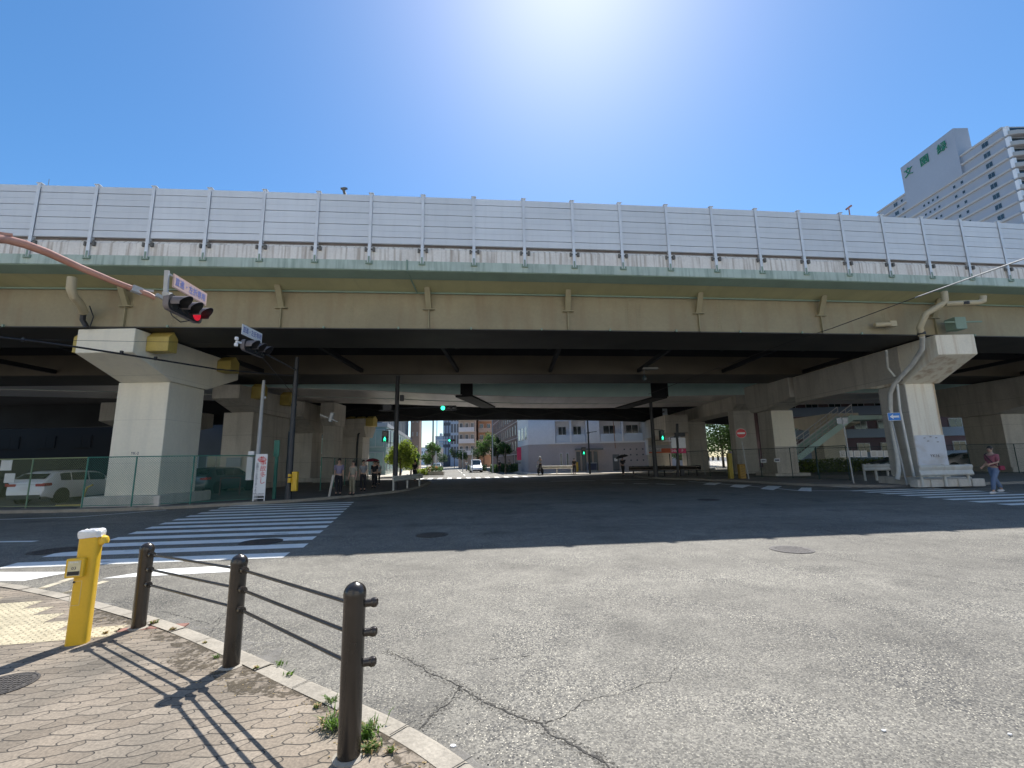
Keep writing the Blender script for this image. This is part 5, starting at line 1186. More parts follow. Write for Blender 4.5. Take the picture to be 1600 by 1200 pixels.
# ============================================================ PEOPLE
def skin_mesh(name, verts, edges, m, parent, sub_=1, root=0):
    me = bpy.data.meshes.new(name); me.from_pydata([v[:3] for v in verts], edges, []); me.materials.append(m)
    bm = bmesh.new(); bm.from_mesh(me); ly = bm.verts.layers.skin.verify(); bm.verts.ensure_lookup_table()
    for i, v in enumerate(bm.verts):
        rr_ = verts[i][3]; v[ly].radius = rr_ if isinstance(rr_, tuple) else (rr_, rr_); v[ly].use_root = (i == root)
    bm.to_mesh(me); bm.free(); o = bpy.data.objects.new(name, me); scn.collection.objects.link(o); o.parent = parent
    md = o.modifiers.new("s", 'SKIN'); md.use_smooth_shade = True; md.use_x_symmetry = False
    md = o.modifiers.new("d", 'SUBSURF'); md.levels = sub_; md.render_levels = sub_
    return o
def person(loc, rz, label, top, bottom, shoes, h=1.68, stride=0.0, armL=None, armR=None, hairm=None, long_hair=False, bag=None, hat=None, skirt=False, fingers=False):
    """faces local -Y"""
    r = empty('person', loc, rz, label, 'person', 'people around the crossing'); k = h/1.70; r.scale = (k, k, k)
    ft, fb = -stride*.5, stride*.5
    LA = armL or [(.185, .02, 1.12), (.20, -.05, .88)]; RA = armR or [(-.185, .02, 1.12), (-.20, -.05, .88)]
    kl = (.095, -.06-stride*.30, .50); kr = (-.095, .02+stride*.12, .50)
    al = (.09, ft, .09); ar = (-.09, fb, .09+abs(stride)*.08)
    V = [(0, 0, .93, (.135, .105)), (0, 0, 1.10, (.125, .09)), (0, .0, 1.28, (.15, .105)), (0, .01, 1.40, (.12, .08)), (0, .01, 1.47, .052), (0, -.005, 1.53, .06), (0, -.012, 1.60, (.078, .092)), (0, -.005, 1.665, (.062, .075)),
         (.165, .01, 1.38, .055), (*LA[0], .04), (*LA[1], .028), (-.165, .01, 1.38, .055), (*RA[0], .04), (*RA[1], .028),
         (.09, 0, .86, .088), (*kl, .058), (*al, .04), (-.09, 0, .86, .088), (*kr, .058), (*ar, .04),
         (al[0], al[1]-.13, .045, .035), (ar[0], ar[1]-.13, .045+abs(stride)*.06, .035)]
    Ed = [(0, 1), (1, 2), (2, 3), (3, 4), (4, 5), (5, 6), (6, 7), (3, 8), (8, 9), (9, 10), (3, 11), (11, 12), (12, 13), (0, 14), (14, 15), (15, 16), (0, 17), (17, 18), (18, 19), (16, 20), (19, 21)]
    # palm and five fingers on both hands
    for wi, el in ((10, 9), (13, 12)):
        w_ = Vector(V[wi][:3]); d = (w_-Vector(V[el][:3])).normalized(); sd_ = d.cross(Vector((1, 0, 0)) if abs(d.x) < .8 else Vector((0, 0, 1))).normalized()
        i = len(V); p = w_+d*.07; V.append((*p, (.030, .016))); Ed.append((wi, i))
        if fingers:
            for f, (o_, ln) in enumerate(((-.028, .075), (-.010, .085), (.010, .08), (.027, .065))):
                q = p+d*.035+sd_*o_; j = len(V); V.append((*q, .009)); Ed.append((i, j)); q2 = q+d*ln*.6+Vector((0, -.01, 0)); V.append((*q2, .008)); Ed.append((j, j+1))
            q = p+sd_*-.04+d*-.005; j = len(V); V.append((*q, .010)); Ed.append((i, j)); V.append((*(q+d*.04+sd_*-.012), .009)); Ed.append((j, j+1))
        else:
            V.append((*(p+d*.07), (.024, .012))); Ed.append((i, i+1))
    skin_mesh('body', V, Ed, A['skin'], r)
    # clothing shells
    TV = [(0, 0, .95, (.150, .122)), (0, 0, 1.10, (.148, .112)), (0, 0, 1.28, (.172, .125)), (0, .01, 1.395, (.135, .092)), (0, .01, 1.44, .07), (.165, .01, 1.375, .072), ]
    la = Vector(V[8][:3]).lerp(Vector(LA[0]), .9); ra = Vector(V[11][:3]).lerp(Vector(RA[0]), .9)
    TV += [(*la, .062), (-.165, .01, 1.375, .072), (*ra, .062)]
    skin_mesh('shirt', TV, [(0, 1), (1, 2), (2, 3), (3, 4), (3, 5), (5, 6), (3, 7), (7, 8)], top, r)
    PV = [(0, 0, 1.0, (.145, .118)), (0, 0, .93, (.158, .128)), (.092, 0, .85, .105), (*kl, .078), (al[0], al[1], .12, .062), (-.092, 0, .85, .105), (*kr, .078), (ar[0], ar[1], ar[2]+.04, .062)]
    skin_mesh('trousers', PV, [(0, 1), (1, 2), (2, 3), (3, 4), (1, 5), (5, 6), (6, 7)], bottom, r, root=1)
    for a_ in (al, ar):
        mb = MB(); mb.tube([(a_[0], a_[1]+.06, a_[2]-.045), (a_[0], a_[1]-.03, a_[2]-.045), (a_[0], a_[1]-.14, a_[2]-.05), (a_[0], a_[1]-.18, a_[2]-.055)], [.035, .046, .044, .022], 10); mb.build('shoe', shoes, r, smooth=True)
    mb = MB()
    prof = [(.088*math.cos(R(a)), .10*math.sin(R(a))) for a in range(-25, 91, 12)]
    mb.lathe((0, .012, 1.625), [(max(p[0], .004), p[1]) for p in prof], 16)
    if long_hair: mb.tube([(0, .05, 1.66), (0, .085, 1.58), (0, .09, 1.46), (0, .08, 1.38)], [.05, .085, .075, .03], 12)
    mb.build('hair', hairm or A['hair'], r, smooth=True)
    mb = MB(); mb.tube([(0, -.095, 1.625), (0, -.118, 1.598), (0, -.10, 1.59)], [.008, .016, .01], 6); mb.build('nose', A['skin'], r, smooth=True)
    for s_ in (-1, 1):
        mb = MB(); mb.lathe((s_*.032, -.098, 1.62), [(.004, -.005), (.009, 0), (.004, .005)], 8); mb.build('eye', A['hair'], r)
        mb = MB(); mb.lathe((s_*.082, 0, 1.61), [(.006, -.03), (.016, 0), (.006, .03)], 8); mb.build('ear', A['skin'], r)
    mb = MB(); mb.box((0, -.1, 1.562), (.045, .008, .01)); mb.build('mouth', A['tail'], r)
    if hat:
        mb = MB(); mb.lathe((0, 0, 1.66), [(.16, -.02), (.10, .0), (.095, .07), (.04, .10)], 18); mb.build('hat', hat, r, smooth=True)
    return r
cl = {n: cloth(n, c) for n, c in dict(rose_cloth=(.28, .09, .115), denim=(.13, .18, .28), lilac_cloth=(.22, .20, .29), black_cloth=(.02, .02, .025), cream_cloth=(.28, .26, .21), khaki_cloth=(.22, .20, .14), white_cloth=(.6, .6, .6), grey_cloth=(.25, .26, .28), maroon_cloth=(.25, .03, .06)).items()}
q = g(1560, 771)
pr = person((q.x, q.y, 0), R(-82), 'person in a rose top and blue jeans striding on the right crosswalk', cl['rose_cloth'], cl['denim'], cl['white_cloth'], h=1.80, stride=.62, armL=[(.20, -.02, 1.12), (.13, -.25, 1.07)], armR=[(-.20, .05, 1.12), (-.20, -.16, .98)], long_hair=False, fingers=True)
mb = MB(); mb.tube([(-.12, -.12, 1.40), (0, -.14, 1.25), (.15, -.1, 1.02), (.18, 0, .95), (.1, .13, 1.1), (-.1, .11, 1.38), (-.12, -.02, 1.46), (-.12, -.12, 1.40)], .013, 6)
mb.build('bag_strap', cl['black_cloth'], pr); mb = MB(); mb.box((.2, .08, .92), (.08, .2, .16)); mb.build('bag', cl['maroon_cloth'], pr, bevel=.02)
q = g(528, 777, .0); person((q.x, q.y, .1), R(20), 'person in a lilac shirt and black trousers waiting at the far left kerb', cl['lilac_cloth'], cl['black_cloth'], cl['black_cloth'], h=1.76)
mb = MB(); q = g(514, 776, .1); mb.tube([(q.x, q.y, .1), P(521, 742, q.y)], .06, 8); tag(mb.build('bollard_post', A['concg']), 'pale leaning post beside the person in the lilac shirt', 'post')
q = g(550, 777, .0); person((q.x, q.y, .1), R(-10), 'person in a white top and khaki trousers beside the lilac shirt', cl['cream_cloth'], cl['khaki_cloth'], cl['black_cloth'], h=1.64, long_hair=True)
q = g(562, 766, .1); person((q.x+.2, q.y+2, .1), R(0), 'person in dark clothes behind the khaki trousers', cl['black_cloth'], cl['black_cloth'], cl['black_cloth'], h=1.66)
q = g(571, 761, .1); person((q.x+.2, q.y+2, .1), R(10), 'second dark clad person close to the tan pier', cl['grey_cloth'], cl['black_cloth'], cl['black_cloth'], h=1.6)
q = g(557, 769, .1); person((q.x, q.y+1, .1), R(30), 'person in grey and black half hidden behind the waiting pair', cl['grey_cloth'], cl['black_cloth'], cl['black_cloth'], h=1.7)
q = g(577, 758, .1); person((q.x, q.y+1.5, .1), R(-20), 'dark clad person left of the maroon umbrella', cl['black_cloth'], cl['black_cloth'], cl['black_cloth'], h=1.68)
q = g(584, 754, .1); pm = person((q.x, q.y, .1), R(0), 'person in black under the maroon umbrella', cl['black_cloth'], cl['black_cloth'], cl['black_cloth'], h=1.62, armR=[(-.2, -.06, 1.12), (-.1, -.16, 1.25)])
def umbrella(loc, m, label, rad=.5, tilt=(0, 0)):
    r = empty('umbrella', loc, 0, label, 'umbrella', 'open umbrellas'); r.rotation_euler = (tilt[0], tilt[1], 0)
    mb = MB(); n = 8; prof = [(rad, -.22), (rad*.82, -.10), (rad*.5, -.02), (rad*.02, .03)]
    for (r0_, z0_), (r1_, z1_) in zip(prof, prof[1:]):
        for k in range(n):
            a0, a1 = 2*math.pi*k/n, 2*math.pi*(k+1)/n; mb.face([(r0_*math.cos(a0), r0_*math.sin(a0), z0_), (r0_*math.cos(a1), r0_*math.sin(a1), z0_), (r1_*math.cos(a1), r1_*math.sin(a1), z1_), (r1_*math.cos(a0), r1_*math.sin(a0), z1_)])
    mb.build('canopy', m, r)
    mb = MB(); mb.tube([(0, 0, .08), (0, 0, -.75)], .009, 6); mb.tube([(0, 0, -.75), (0.02, 0, -.80), (.05, 0, -.79)], .014, 6); mb.build('handle', A['black'], r)
    mb = MB()
    for k in range(n): a0 = 2*math.pi*k/n; mb.bar((0, 0, -.25), (rad*.55*math.cos(a0), rad*.55*math.sin(a0), -.04), .006)
    mb.build('rib', A['galv'], r)
umbrella((q.x-.1, q.y-.16, 1.98), cl['maroon_cloth'], 'maroon umbrella held by the person near the sunlit wall', .58)
q = g(648, 753, 0); pc = person((q.x, q.y, 0), R(175), 'dark silhouetted person walking on the far crossing beside the round tree', cl['black_cloth'], cl['black_cloth'], cl['black_cloth'], h=1.80, stride=.3, hat=cl['black_cloth'])
q = g(966, 742, .1); person((q.x, q.y-2, .1), R(150), 'silhouetted person with a tilted black umbrella behind the brown guard rail', cl['black_cloth'], cl['black_cloth'], cl['black_cloth'], h=1.66, stride=.35, armR=[(-.2, -.06, 1.12), (-.1, -.16, 1.25)])
umbrella((q.x-.1, q.y-2.1, 1.92), cl['black_cloth'], 'black tilted umbrella above the brown guard rail', .62, (0, R(-14)))
q = g(902, 741, .1); person((q.x, 49.5, .1), R(180), 'person in a dark suit standing at the building entrance', cl['black_cloth'], cl['black_cloth'], cl['black_cloth'], h=1.66)
q = Vector((2.9, 49.5, .1)); person((q.x, q.y+.0, .1+.18), R(-160), 'cyclist in a white helmet and grey top', cl['grey_cloth'], cl['black_cloth'], cl['black_cloth'], h=1.7, hat=cl['white_cloth'], armL=[(.2, -.15, 1.15), (.2, -.38, 1.05)], armR=[(-.2, -.15, 1.15), (-.2, -.38, 1.05)])
r = empty('bicycle', (q.x, q.y, .1), R(-160), 'dark bicycle under the cyclist in front of the lavender building', 'bicycle')
for y in (-.55, .5):
    mb = MB(); mb.lathe((0, y, .33), [(.33, -.015), (.33, .015), (.30, .015), (.30, -.015), (.33, -.015)], 24, ax=Matrix.Rotation(R(90), 3, 'Y'))
    for k in range(8): a = math.pi*k/8; mb.bar((0, y-.3*math.cos(a), .33-.3*math.sin(a)), (0, y+.3*math.cos(a), .33+.3*math.sin(a)), .004)
    mb.build('wheel', A['tyre'], r)
mb = MB(); 
for a, b in (((0, .5, .33), (0, .15, .80)), ((0, .15, .80), (0, 0, .32)), ((0, 0, .32), (0, .5, .33)), ((0, 0, .32), (0, -.42, .78)), ((0, .12, .72), (0, -.42, .80)), ((0, -.38, .95), (0, -.55, .33)), ((-.25, -.36, 1.0), (.25, -.36, 1.0))): mb.bar(a, b, .03)
mb.build('frame', A['black'], r); mb = MB(); mb.box((0, .18, .86), (.14, .26, .06)); mb.build('saddle', A['black'], r, bevel=.02); mb = MB(); mb.box((0, -.62, .85), (.34, .26, .22)); mb.build('basket', A['galv'], r)
for (x, Y, lb, c1_, c2_) in ((3.55-11.2, 74, 'tiny person in white far along the sunny pavement', 'white_cloth', 'denim'), (-1.9, 60, 'tiny dark person near the brown building corner', 'black_cloth', 'black_cloth'), (-.6, 62.5, 'tiny person in khaki near the brown building corner', 'khaki_cloth', 'grey_cloth'), (-14.8, 60, 'tiny grey clad person on the left sunny pavement', 'grey_cloth', 'denim')):
    person((x, Y, .1), R(170), lb, cl[c1_], cl[c2_], cl['black_cloth'], h=1.66, stride=.3)
# ============================================================ BUILDINGS
def window_on(par, c, ax, w_, h_, mg=None, frame=None, nrm=None, mull=1, d=.05):
    """window centred at c on a wall; ax = horizontal unit direction, nrm = outward normal"""
    ax = Vector(ax); nrm = Vector(nrm); M3 = Matrix((ax, nrm, Vector((0, 0, 1)))).transposed()
    mb = MB(); mb.box(Vector(c)+nrm*.02, (w_, .04, h_), ax=M3); f = mb.build('window', frame or A['signw'], None)
    f.parent = par; f.matrix_parent_inverse = par.matrix_world.inverted() if False else Matrix.Translation(-Vector(par.location))
    mb = MB(); n = mull+1; pw = (w_-.06*(n+1))/n
    for k in range(n): mb.box(Vector(c)+nrm*.043+ax*(-w_/2+.06+pw/2+k*(pw+.06)), (pw, .006, h_-.12), ax=M3)
    p = mb.build('pane', mg or A['glass'], None); p.parent = f
    return f
def bsub(mb, name, m, par, **k): return sub(mb, name, m, par, **k)
Zv = Vector((0, 0, 1))
# --- white lavender building with balconies, facing the crossing
WB = empty('apartment_building', (2, 58, 0), 0, 'pale lavender apartment block with balconies above a mauve ground floor', 'building')
fa = Vector((1.95, 58.2, 0)); fb = Vector((19.5, 56.0, 0)); ax = (fb-fa).normalized(); nr = Vector((ax.y, -ax.x, 0))
def FB(u, z, out=0.0): return fa+ax*u+nr*out+Vector((0, 0, z))
def fbox(mb, u0, u1, o0, o1, z0, z1, m=0):
    M3 = Matrix((ax, nr, Zv)).transposed(); mb.box(FB((u0+u1)/2, (z0+z1)/2, (o0+o1)/2), (abs(u1-u0), abs(o1-o0), z1-z0), ax=M3, m=m)
mb = MB(); fbox(mb, 0, 17.7, -14, 0, .1, 3.6); bsub(mb, 'base_wall', A['b_mauve'], WB)
mb = MB(); fbox(mb, 0.0, 2.6, -14, -.02, 3.6, 10); fbox(mb, 2.6, 3.5, -14, .25, 3.6, 10.3); fbox(mb, 3.5, 7.4, -14, -1.3, 3.6, 10); fbox(mb, 7.4, 9.1, -14, .02, 3.6, 10); fbox(mb, 9.1, 17.7, -14, -1.3, 3.6, 10); bsub(mb, 'upper_wall', A['b_white'], WB)
for fl_ in range(2):
    z0 = 3.6+2.95*fl_
    for (u0, u1, nb_) in ((3.5, 7.4, 2), (9.1, 17.7, 3)):
        mb = MB(); fbox(mb, u0, u1, -1.3, .12, z0-.02, z0+.16); bsub(mb, 'balcony_slab', A['b_white'], WB)
        wv = (u1-u0)/nb_
        for k in range(nb_):
            mb = MB(); fbox(mb, u0+k*wv+.12, u0+(k+1)*wv-.12, .04, .07, z0+.2, z0+1.15); bsub(mb, 'balcony_panel', A['b_panel'], WB)
            uc = u0+(k+.5)*wv; window_on(WB, FB(uc-.1, z0+1.35, -1.3), ax, min(1.9, wv*.55), 1.9, nrm=nr)
            if k: mb = MB(); fbox(mb, u0+k*wv-.11, u0+k*wv+.11, -1.3, .13, z0+.16, z0+2.93); bsub(mb, 'balcony_divider', A['b_white'], WB)
mb = MB(); fbox(mb, 5.9, 9.4, .0, 1.0, 2.75, 2.95); bsub(mb, 'entrance_canopy', A['b_dark'], WB)
for k in range(4): window_on(WB, FB(6.3+k*.72, 1.4, .0), ax, .62, 2.5, mg=A['b_dark'], frame=A['b_beige'], nrm=nr, mull=0)
for u in (4.15, 4.95): window_on(WB, FB(u, 1.6, 0), ax, .34, 1.7, nrm=nr, mull=0)
mb = MB(); fbox(mb, 10.55, 11.35, 0, .04, .15, 2.15); d_ = bsub(mb, 'door', A['b_dark'], WB); mb = MB(); fbox(mb, 10.72, 11.12, .045, .055, 1.3, 1.7); o = mb.build('door_notice', A['signw']); o.parent = d_
for a in range(4):
    for b_i in range(3):
        mb = MB(); fbox(mb, 11.95+a*.75, 12.12+a*.75, 0, .03, 1.3+b_i*.68, 1.47+b_i*.68); bsub(mb, 'square_vent', A['b_dark'], WB)
mb = MB(); mb.tube([FB(10.95, 2.9, .08), FB(10.8, 9, .08)], .045, 8); bsub(mb, 'copper_pipe', mat('orange_brown_pipe', (.34, .17, .11), .6, .1, 3), WB)
# side wing along the street
sdir = Vector((-.143, 1, 0)).normalized(); sn = Vector((-sdir.y, sdir.x, 0))
mb = MB(); M3 = Matrix((sdir, sn, Zv)).transposed(); c0 = fa+Vector((0, .3, 0))
mb.box(c0+sdir*4.5-sn*3+Zv*6.8, (9, 6, 6.4), ax=M3); bsub(mb, 'wing_wall', A['b_white'], WB); mb = MB(); mb.box(c0+sdir*4.5-sn*3+Zv*1.85, (9, 6.02, 3.5), ax=M3); bsub(mb, 'wing_base', A['b_mauve'], WB)
for fl_ in range(2):
    for k in range(3): window_on(WB, c0+sdir*(1.6+2.7*k)+Zv*(5.2+2.95*fl_), sdir, 1.7, 1.7, nrm=sn)
mb = MB(); q = P(811, 709, 57); mb.box(q, (.55, .12, 1.6)); tag(mb.build('shop_sign', A['magenta']), 'small magenta vertical sign at the corner of the lavender block', 'shop sign')
mb = MB(); mb.b2(q.x-.5, q.x+.2, 57, 58.5, q.z-1.2, q.z-1.05); tag(mb.build('awning', A['b_dark']), 'dark awning below the magenta sign', 'awning')
# shop at right end
mb = MB(); fbox(mb, 14.9, 17.6, .0, .55, 2.2, 3.15); sh = bsub(mb, 'shop_fascia', A['b_grey'], WB)
mb = MB(); fbox(mb, 14.9, 17.6, .56, .60, 2.2, 2.35); fbox(mb, 16.4, 17.5, .56, .60, 2.35, 2.75); c_ = mb.build('red_stripe', mat('orange_red', (.6, .14, .06), .5)); c_.parent = sh
mb = MB(); fbox(mb, 15.1, 17.5, 0, .03, .3, 2.1); bsub(mb, 'shop_window', A['glass'], WB)
mb = MB(); fbox(mb, 14.6, 14.85, 0, .9, 2.0, 3.9); bsub(mb, 'blade_sign', A['signw'], WB)
text("Delivery", 'lettering', .42, A['signw'], WB, tuple(FB(15.7, 2.72, .62)-Vector(WB.location)), ax, (0, 0, 1), .005)
mb = MB(); mb.box((7.9, 56.6, .7), (.25, .2, 1.2)); tag(mb.build('yellow_box_post', A['ypost'], bevel=.02), 'small yellow post by the lavender building entrance', 'post')
mb = MB(); mb.b2(9.1, 10.3, 56.2, 56.8, .1, 1.2); mb.b2(9.15, 10.25, 56.15, 56.2, .3, 1.1, m=1); tag(mb.build('vending_cabinet', [A['b_grey'], A['ink']], bevel=.02), 'low grey cabinet left of the dark door', 'cabinet')

def block(name, label, x0, x1, y0, y1, z1, m, face='S', floors=(), nwin=4, ww=.6, wh=.5, fh=3.0, z0=3.4, mg=None, rot=0, bal=None, frame=None, side=None, nside=0):
    r = empty(name, ((x0+x1)/2, (y0+y1)/2, 0), rot, label, 'building', 'buildings along the sunny street')
    hx, hy = (x1-x0)/2, (y1-y0)/2
    mb = MB(); mb.b2(-hx, hx, -hy, hy, .05, z1); mb.build('wall', m, r)
    mb = MB(); mb.b2(-hx-.1, hx+.1, -hy-.1, hy+.1, z1, z1+.5); mb.b2(-hx*.3, hx*.2, -hy*.3, hy*.3, z1+.5, z1+2.4); mb.build('roof', A['b_grey'], r)
    # one window mesh and copies
    cell = 2*hx/nwin
    mb = MB(); mb.b2(-cell*ww/2, cell*ww/2, -.10, .0, -fh*wh/2, fh*wh/2); w0 = mb.build('window', frame or A['signw'], r)
    mb = MB(); mb.b2(-cell*ww/2+.08, -.03, -.115, -.101, -fh*wh/2+.08, fh*wh/2-.08); mb.b2(.03, cell*ww/2-.08, -.115, -.101, -fh*wh/2+.08, fh*wh/2-.08); p0 = mb.build('pane', mg or A['glass'], w0)
    first = True; cnt = 0
    fls = int((z1-z0)/fh)
    for f in range(fls):
        if cnt > 90: break
        for k in range(nwin):
            q = w0 if first else copy_tree(w0, r); first = False; q.location = (-hx+cell*(k+.5), -hy, z0+fh*(f+.5)); cnt += 1
        if bal:
            mb = MB(); mb.b2(-hx+.2, hx-.2, -hy-1.1, -hy, z0+fh*f-.08, z0+fh*f+.08); mb.b2(-hx+.2, hx-.2, -hy-1.12, -hy-1.02, z0+fh*f, z0+fh*f+1.05); mb.build('balcony', bal, r)
    if side:
        L2 = 2*hy; c2 = L2/nside; sx_ = hx if side == 'E' else -hx
        for f in range(min(fls, 8)):
            for k in range(nside):
                q = copy_tree(w0, r); q.location = (sx_, -hy+c2*(k+.5), z0+fh*(f+.5)); q.rotation_euler = (0, 0, R(90) if side == 'E' else R(-90)); cnt += 1
                if cnt > 98: break
            if cnt > 98: break
    return r
# brown building along the street (west side faces the street)
BR = empty('office_building', (2, 75, 0), 0, 'brown tiled building with rows of dark windows receding along the street', 'building', 'buildings along the sunny street')
o0 = Vector((1.1, 67.8, 0)); L_b = 44
mb = MB(); M3 = Matrix((sdir, sn, Zv)).transposed(); mb.box(o0+sdir*L_b/2-sn*6+Zv*9.8, (L_b, 12, 19.6), ax=M3); bsub(mb, 'wall', A['b_brown'], BR)
first = None
for f in range(6):
    for k in range(14):
        c_ = o0+sdir*(1.6+3.1*k)+Zv*(3.9+2.55*f)
        if first is None: first = window_on(BR, c_, sdir, 1.0, 1.5, nrm=sn, frame=A['b_dark'], mull=0, mg=A['b_dark']); base_c = c_
        else:
            q = copy_tree(first, BR); q.matrix_parent_inverse = Matrix.Translation(-Vector(BR.location)); q.location = c_-base_c
mb = MB()
for f in range(7): mb.box(o0+sdir*L_b/2+sn*.03+Zv*(2.6+2.55*f), (L_b, .08, .14), ax=M3)
bsub(mb, 'string_course', A['b_mauve'], BR)
for k in range(3): window_on(BR, o0+sdir*(1.5+3*k)+Zv*1.5, sdir, 1.8, 2.3, nrm=sn, mull=0)
block('apartment_building', 'orange tiled apartment block with balconies beside the brown building', -9.8, -5.9, 122, 134, 34, A['b_orange'], nwin=2, ww=.5, bal=A['b_beige'], rot=R(3))
block('apartment_building', 'beige apartment block with cluttered balconies and bay windows', -14.3, -9.9, 118, 130, 36, A['b_beige'], nwin=3, ww=.55, bal=A['b_white'])
block('office_tower', 'dark blue glass tower in the middle of the street view', -25.6, -22.6, 165, 180, 60, A['b_dark'], nwin=3, ww=.85, wh=.75, mg=A['b_blue'], frame=A['b_dark'], fh=4)
block('office_tower', 'slim dark tower with a pale edge beside the dark blue tower', -22.2, -19.0, 160, 176, 55, A['b_blue'], nwin=3, ww=.8, wh=.8, mg=A['b_dark'], frame=A['b_grey'], fh=4)
block('office_tower', 'pale blue distant building at the end of the street', -44.8, -40.3, 260, 275, 16, A['b_blue'], nwin=5, ww=.5, fh=3.4)
block('office_tower', 'white low distant building under the bright cloud gap', -71, -56, 330, 350, 12, A['b_white'], nwin=8, ww=.5, fh=3.6)
block('office_tower', 'narrow pale tower left of the utility poles', -40.8, -39.6, 190, 193, 60, A['b_grey'], nwin=2, ww=.5, fh=3.4)
block('apartment_building', 'pink tan slab tower at the left of the street', -22.9, -20.9, 100.5, 103, 45, A['b_pink'], nwin=2, ww=.25, wh=.3)
LV = block('office_building', 'dark louvred building above the round tree', -36.6, -20.6, 60, 100, 30, A['b_slat'], nwin=8, ww=.35, wh=.9, fh=3.6, z0=6.8, frame=A['b_grey'], mg=A['b_slat'], side='E', nside=14, rot=R(8.1))
block('shop_building', 'pale green glazed shop behind the tan pier', -36.2, -19.6, 58.5, 99, 6.4, A['b_teal'], nwin=6, ww=.8, wh=.8, fh=3.0, z0=.4, frame=A['b_grey'], mg=A['b_teal'], side='E', nside=12, rot=R(8.1))
# right background
PB = block('apartment_building', 'maroon apartment block with pale blue balconies behind the right fence', 34, 60, 60, 72, 11.5, A['b_purple'], nwin=9, ww=.55, fh=3.0, z0=.8, bal=A['b_blue'], rot=R(-6))
block('apartment_building', 'dark blue grey block behind the walking person', 62, 92, 58, 72, 14, A['b_purple'], nwin=9, ww=.5, fh=3.1, z0=.8, bal=A['b_blue'])
block('apartment_building', 'grey block beyond the sunlit tree on the right', 26, 36, 84, 96, 22, A['b_grey'], nwin=4, ww=.5)
block('office_building', 'grey building with a window strip behind the parked dark car', -42, -26, 52, 62, 6.5, A['b_slat'], nwin=5, ww=.7, fh=3, z0=.6)
block('office_building', 'teal clad building glimpsed behind the dark signal pole', -23.5, -20, 50, 58, 7, A['b_teal'], nwin=2, ww=.6, fh=3, z0=.6)
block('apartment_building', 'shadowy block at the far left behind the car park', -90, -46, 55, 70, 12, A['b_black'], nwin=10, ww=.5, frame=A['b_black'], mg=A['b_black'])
for (xx, yy, w_, hh, m_, lb) in ((-55, 300, 7, 9, 'b_pink', 'low pink distant building down the street'), (-24.5, 140, 2, 6, 'b_beige', 'low beige block beneath the dark blue tower')):
    block('office_tower', lb, xx-w_/2, xx+w_/2, yy, yy+12, hh, A[m_], nwin=5, ww=.5, fh=3.4)

# cream blocks added behind the viewpoint, unseen, to bounce sunlight under the viaduct
block('office_building', 'unseen cream office block added across the near pavement', -46, -4, -34, -20, 26, A['b_near'], nwin=12, ww=.35, wh=.45, rot=R(180))
block('office_building', 'second unseen cream office block added across the near road', 4, 50, -40, -24, 24, A['b_near'], nwin=12, ww=.35, wh=.45, rot=R(180))
# --- tall tower at the upper right
TW = empty('residential_tower', (127, 103, 0), 0, 'tall pale residential tower with balcony bands and green rooftop lettering', 'building')
ZR = 84.4; Xc = 127.6
mb = MB(); mb.b2(Xc, Xc+26, 103, 143, 0, ZR-.9); bsub(mb, 'wall', A['b_lav'], TW)
mb = MB(); mb.b2(Xc-.6, Xc+3.6, 113.9, 131.5, ZR-6.3, 92.6); bsub(mb, 'roof_core', A['b_lav'], TW)
mb = MB(); mb.b2(Xc-.35, Xc+26, 103, 143.2, ZR-.9, ZR-.4); bsub(mb, 'parapet', A['b_cream'], TW)
for f in range(10):
    z = ZR-3.0*(f+1)-.4
    mb = MB(); mb.b2(Xc-.55, Xc, 103.05, 142.9, z-.2, z+.28); bsub(mb, 'floor_band', A['b_cream'], TW)
w0 = None
def tw(y, z, w_, h_):
    c_ = Vector((Xc-.01, y, z)); return window_on(TW, c_, (0, -1, 0), w_, h_, nrm=(-1, 0, 0), mull=1 if w_ > .9 else 0, frame=A['b_grey'])
for f in range(9):
    z = ZR-3.0*(f+1)+1.0
    for y, w_, h_ in ((107.6, 1.7, 1.4), (115.0, .8, .9), (117.2, .8, .9), (122.3, .7, .8), (123.8, .7, .8), (125.2, .7, .8), (126.7, .7, .8), (133.6, .8, .9), (136.0, 1.5, 1.3)): tw(y, z, w_, h_)
    # balconies on the front face
    zb_ = z-1.3
    mb = MB(); n = 14
    pl = [(Xc+.1+1.86*k, 103-.9-.55*math.sin(k*1.05)**2) for k in range(n)]
    for a, b in zip(pl, pl[1:]):
        mb.prism([(a[0], 103.0), (b[0], 103.0), b, a], zb_-.12, zb_+.1); mb.bar((a[0], a[1], zb_+.5), (b[0], b[1], zb_+.5), .12, 1.0)
    bsub(mb, 'balcony', A['b_cream'], TW)
    mb = MB(); mb.b2(Xc-.05, Xc+.7, 102.2, 103.0, zb_+.1, zb_+2.5); bsub(mb, 'privacy_screen', A['b_white'], TW)
    mb = MB(); mb.b2(Xc+1.5, Xc+24, 102.9, 103.02, zb_+.3, zb_+2.5); bsub(mb, 'balcony_window', A['glass'], TW)
for i, ch_ in enumerate("文園緑"):
    text(ch_, 'roof_letter', 3.1, A['signgreen'], TW, (Xc-.75-127, 129.0-5.6*i-103, 89.3), (0, -1, 0), (0, 0, 1), .08)
mb = MB(); mb.b2(Xc-.8, Xc+10, 137, 150, ZR-6.2, ZR-5.7); mb.b2(Xc, Xc+20, 143, 150, 0, ZR-6.2); bsub(mb, 'rear_wing', A['b_lav'], TW)

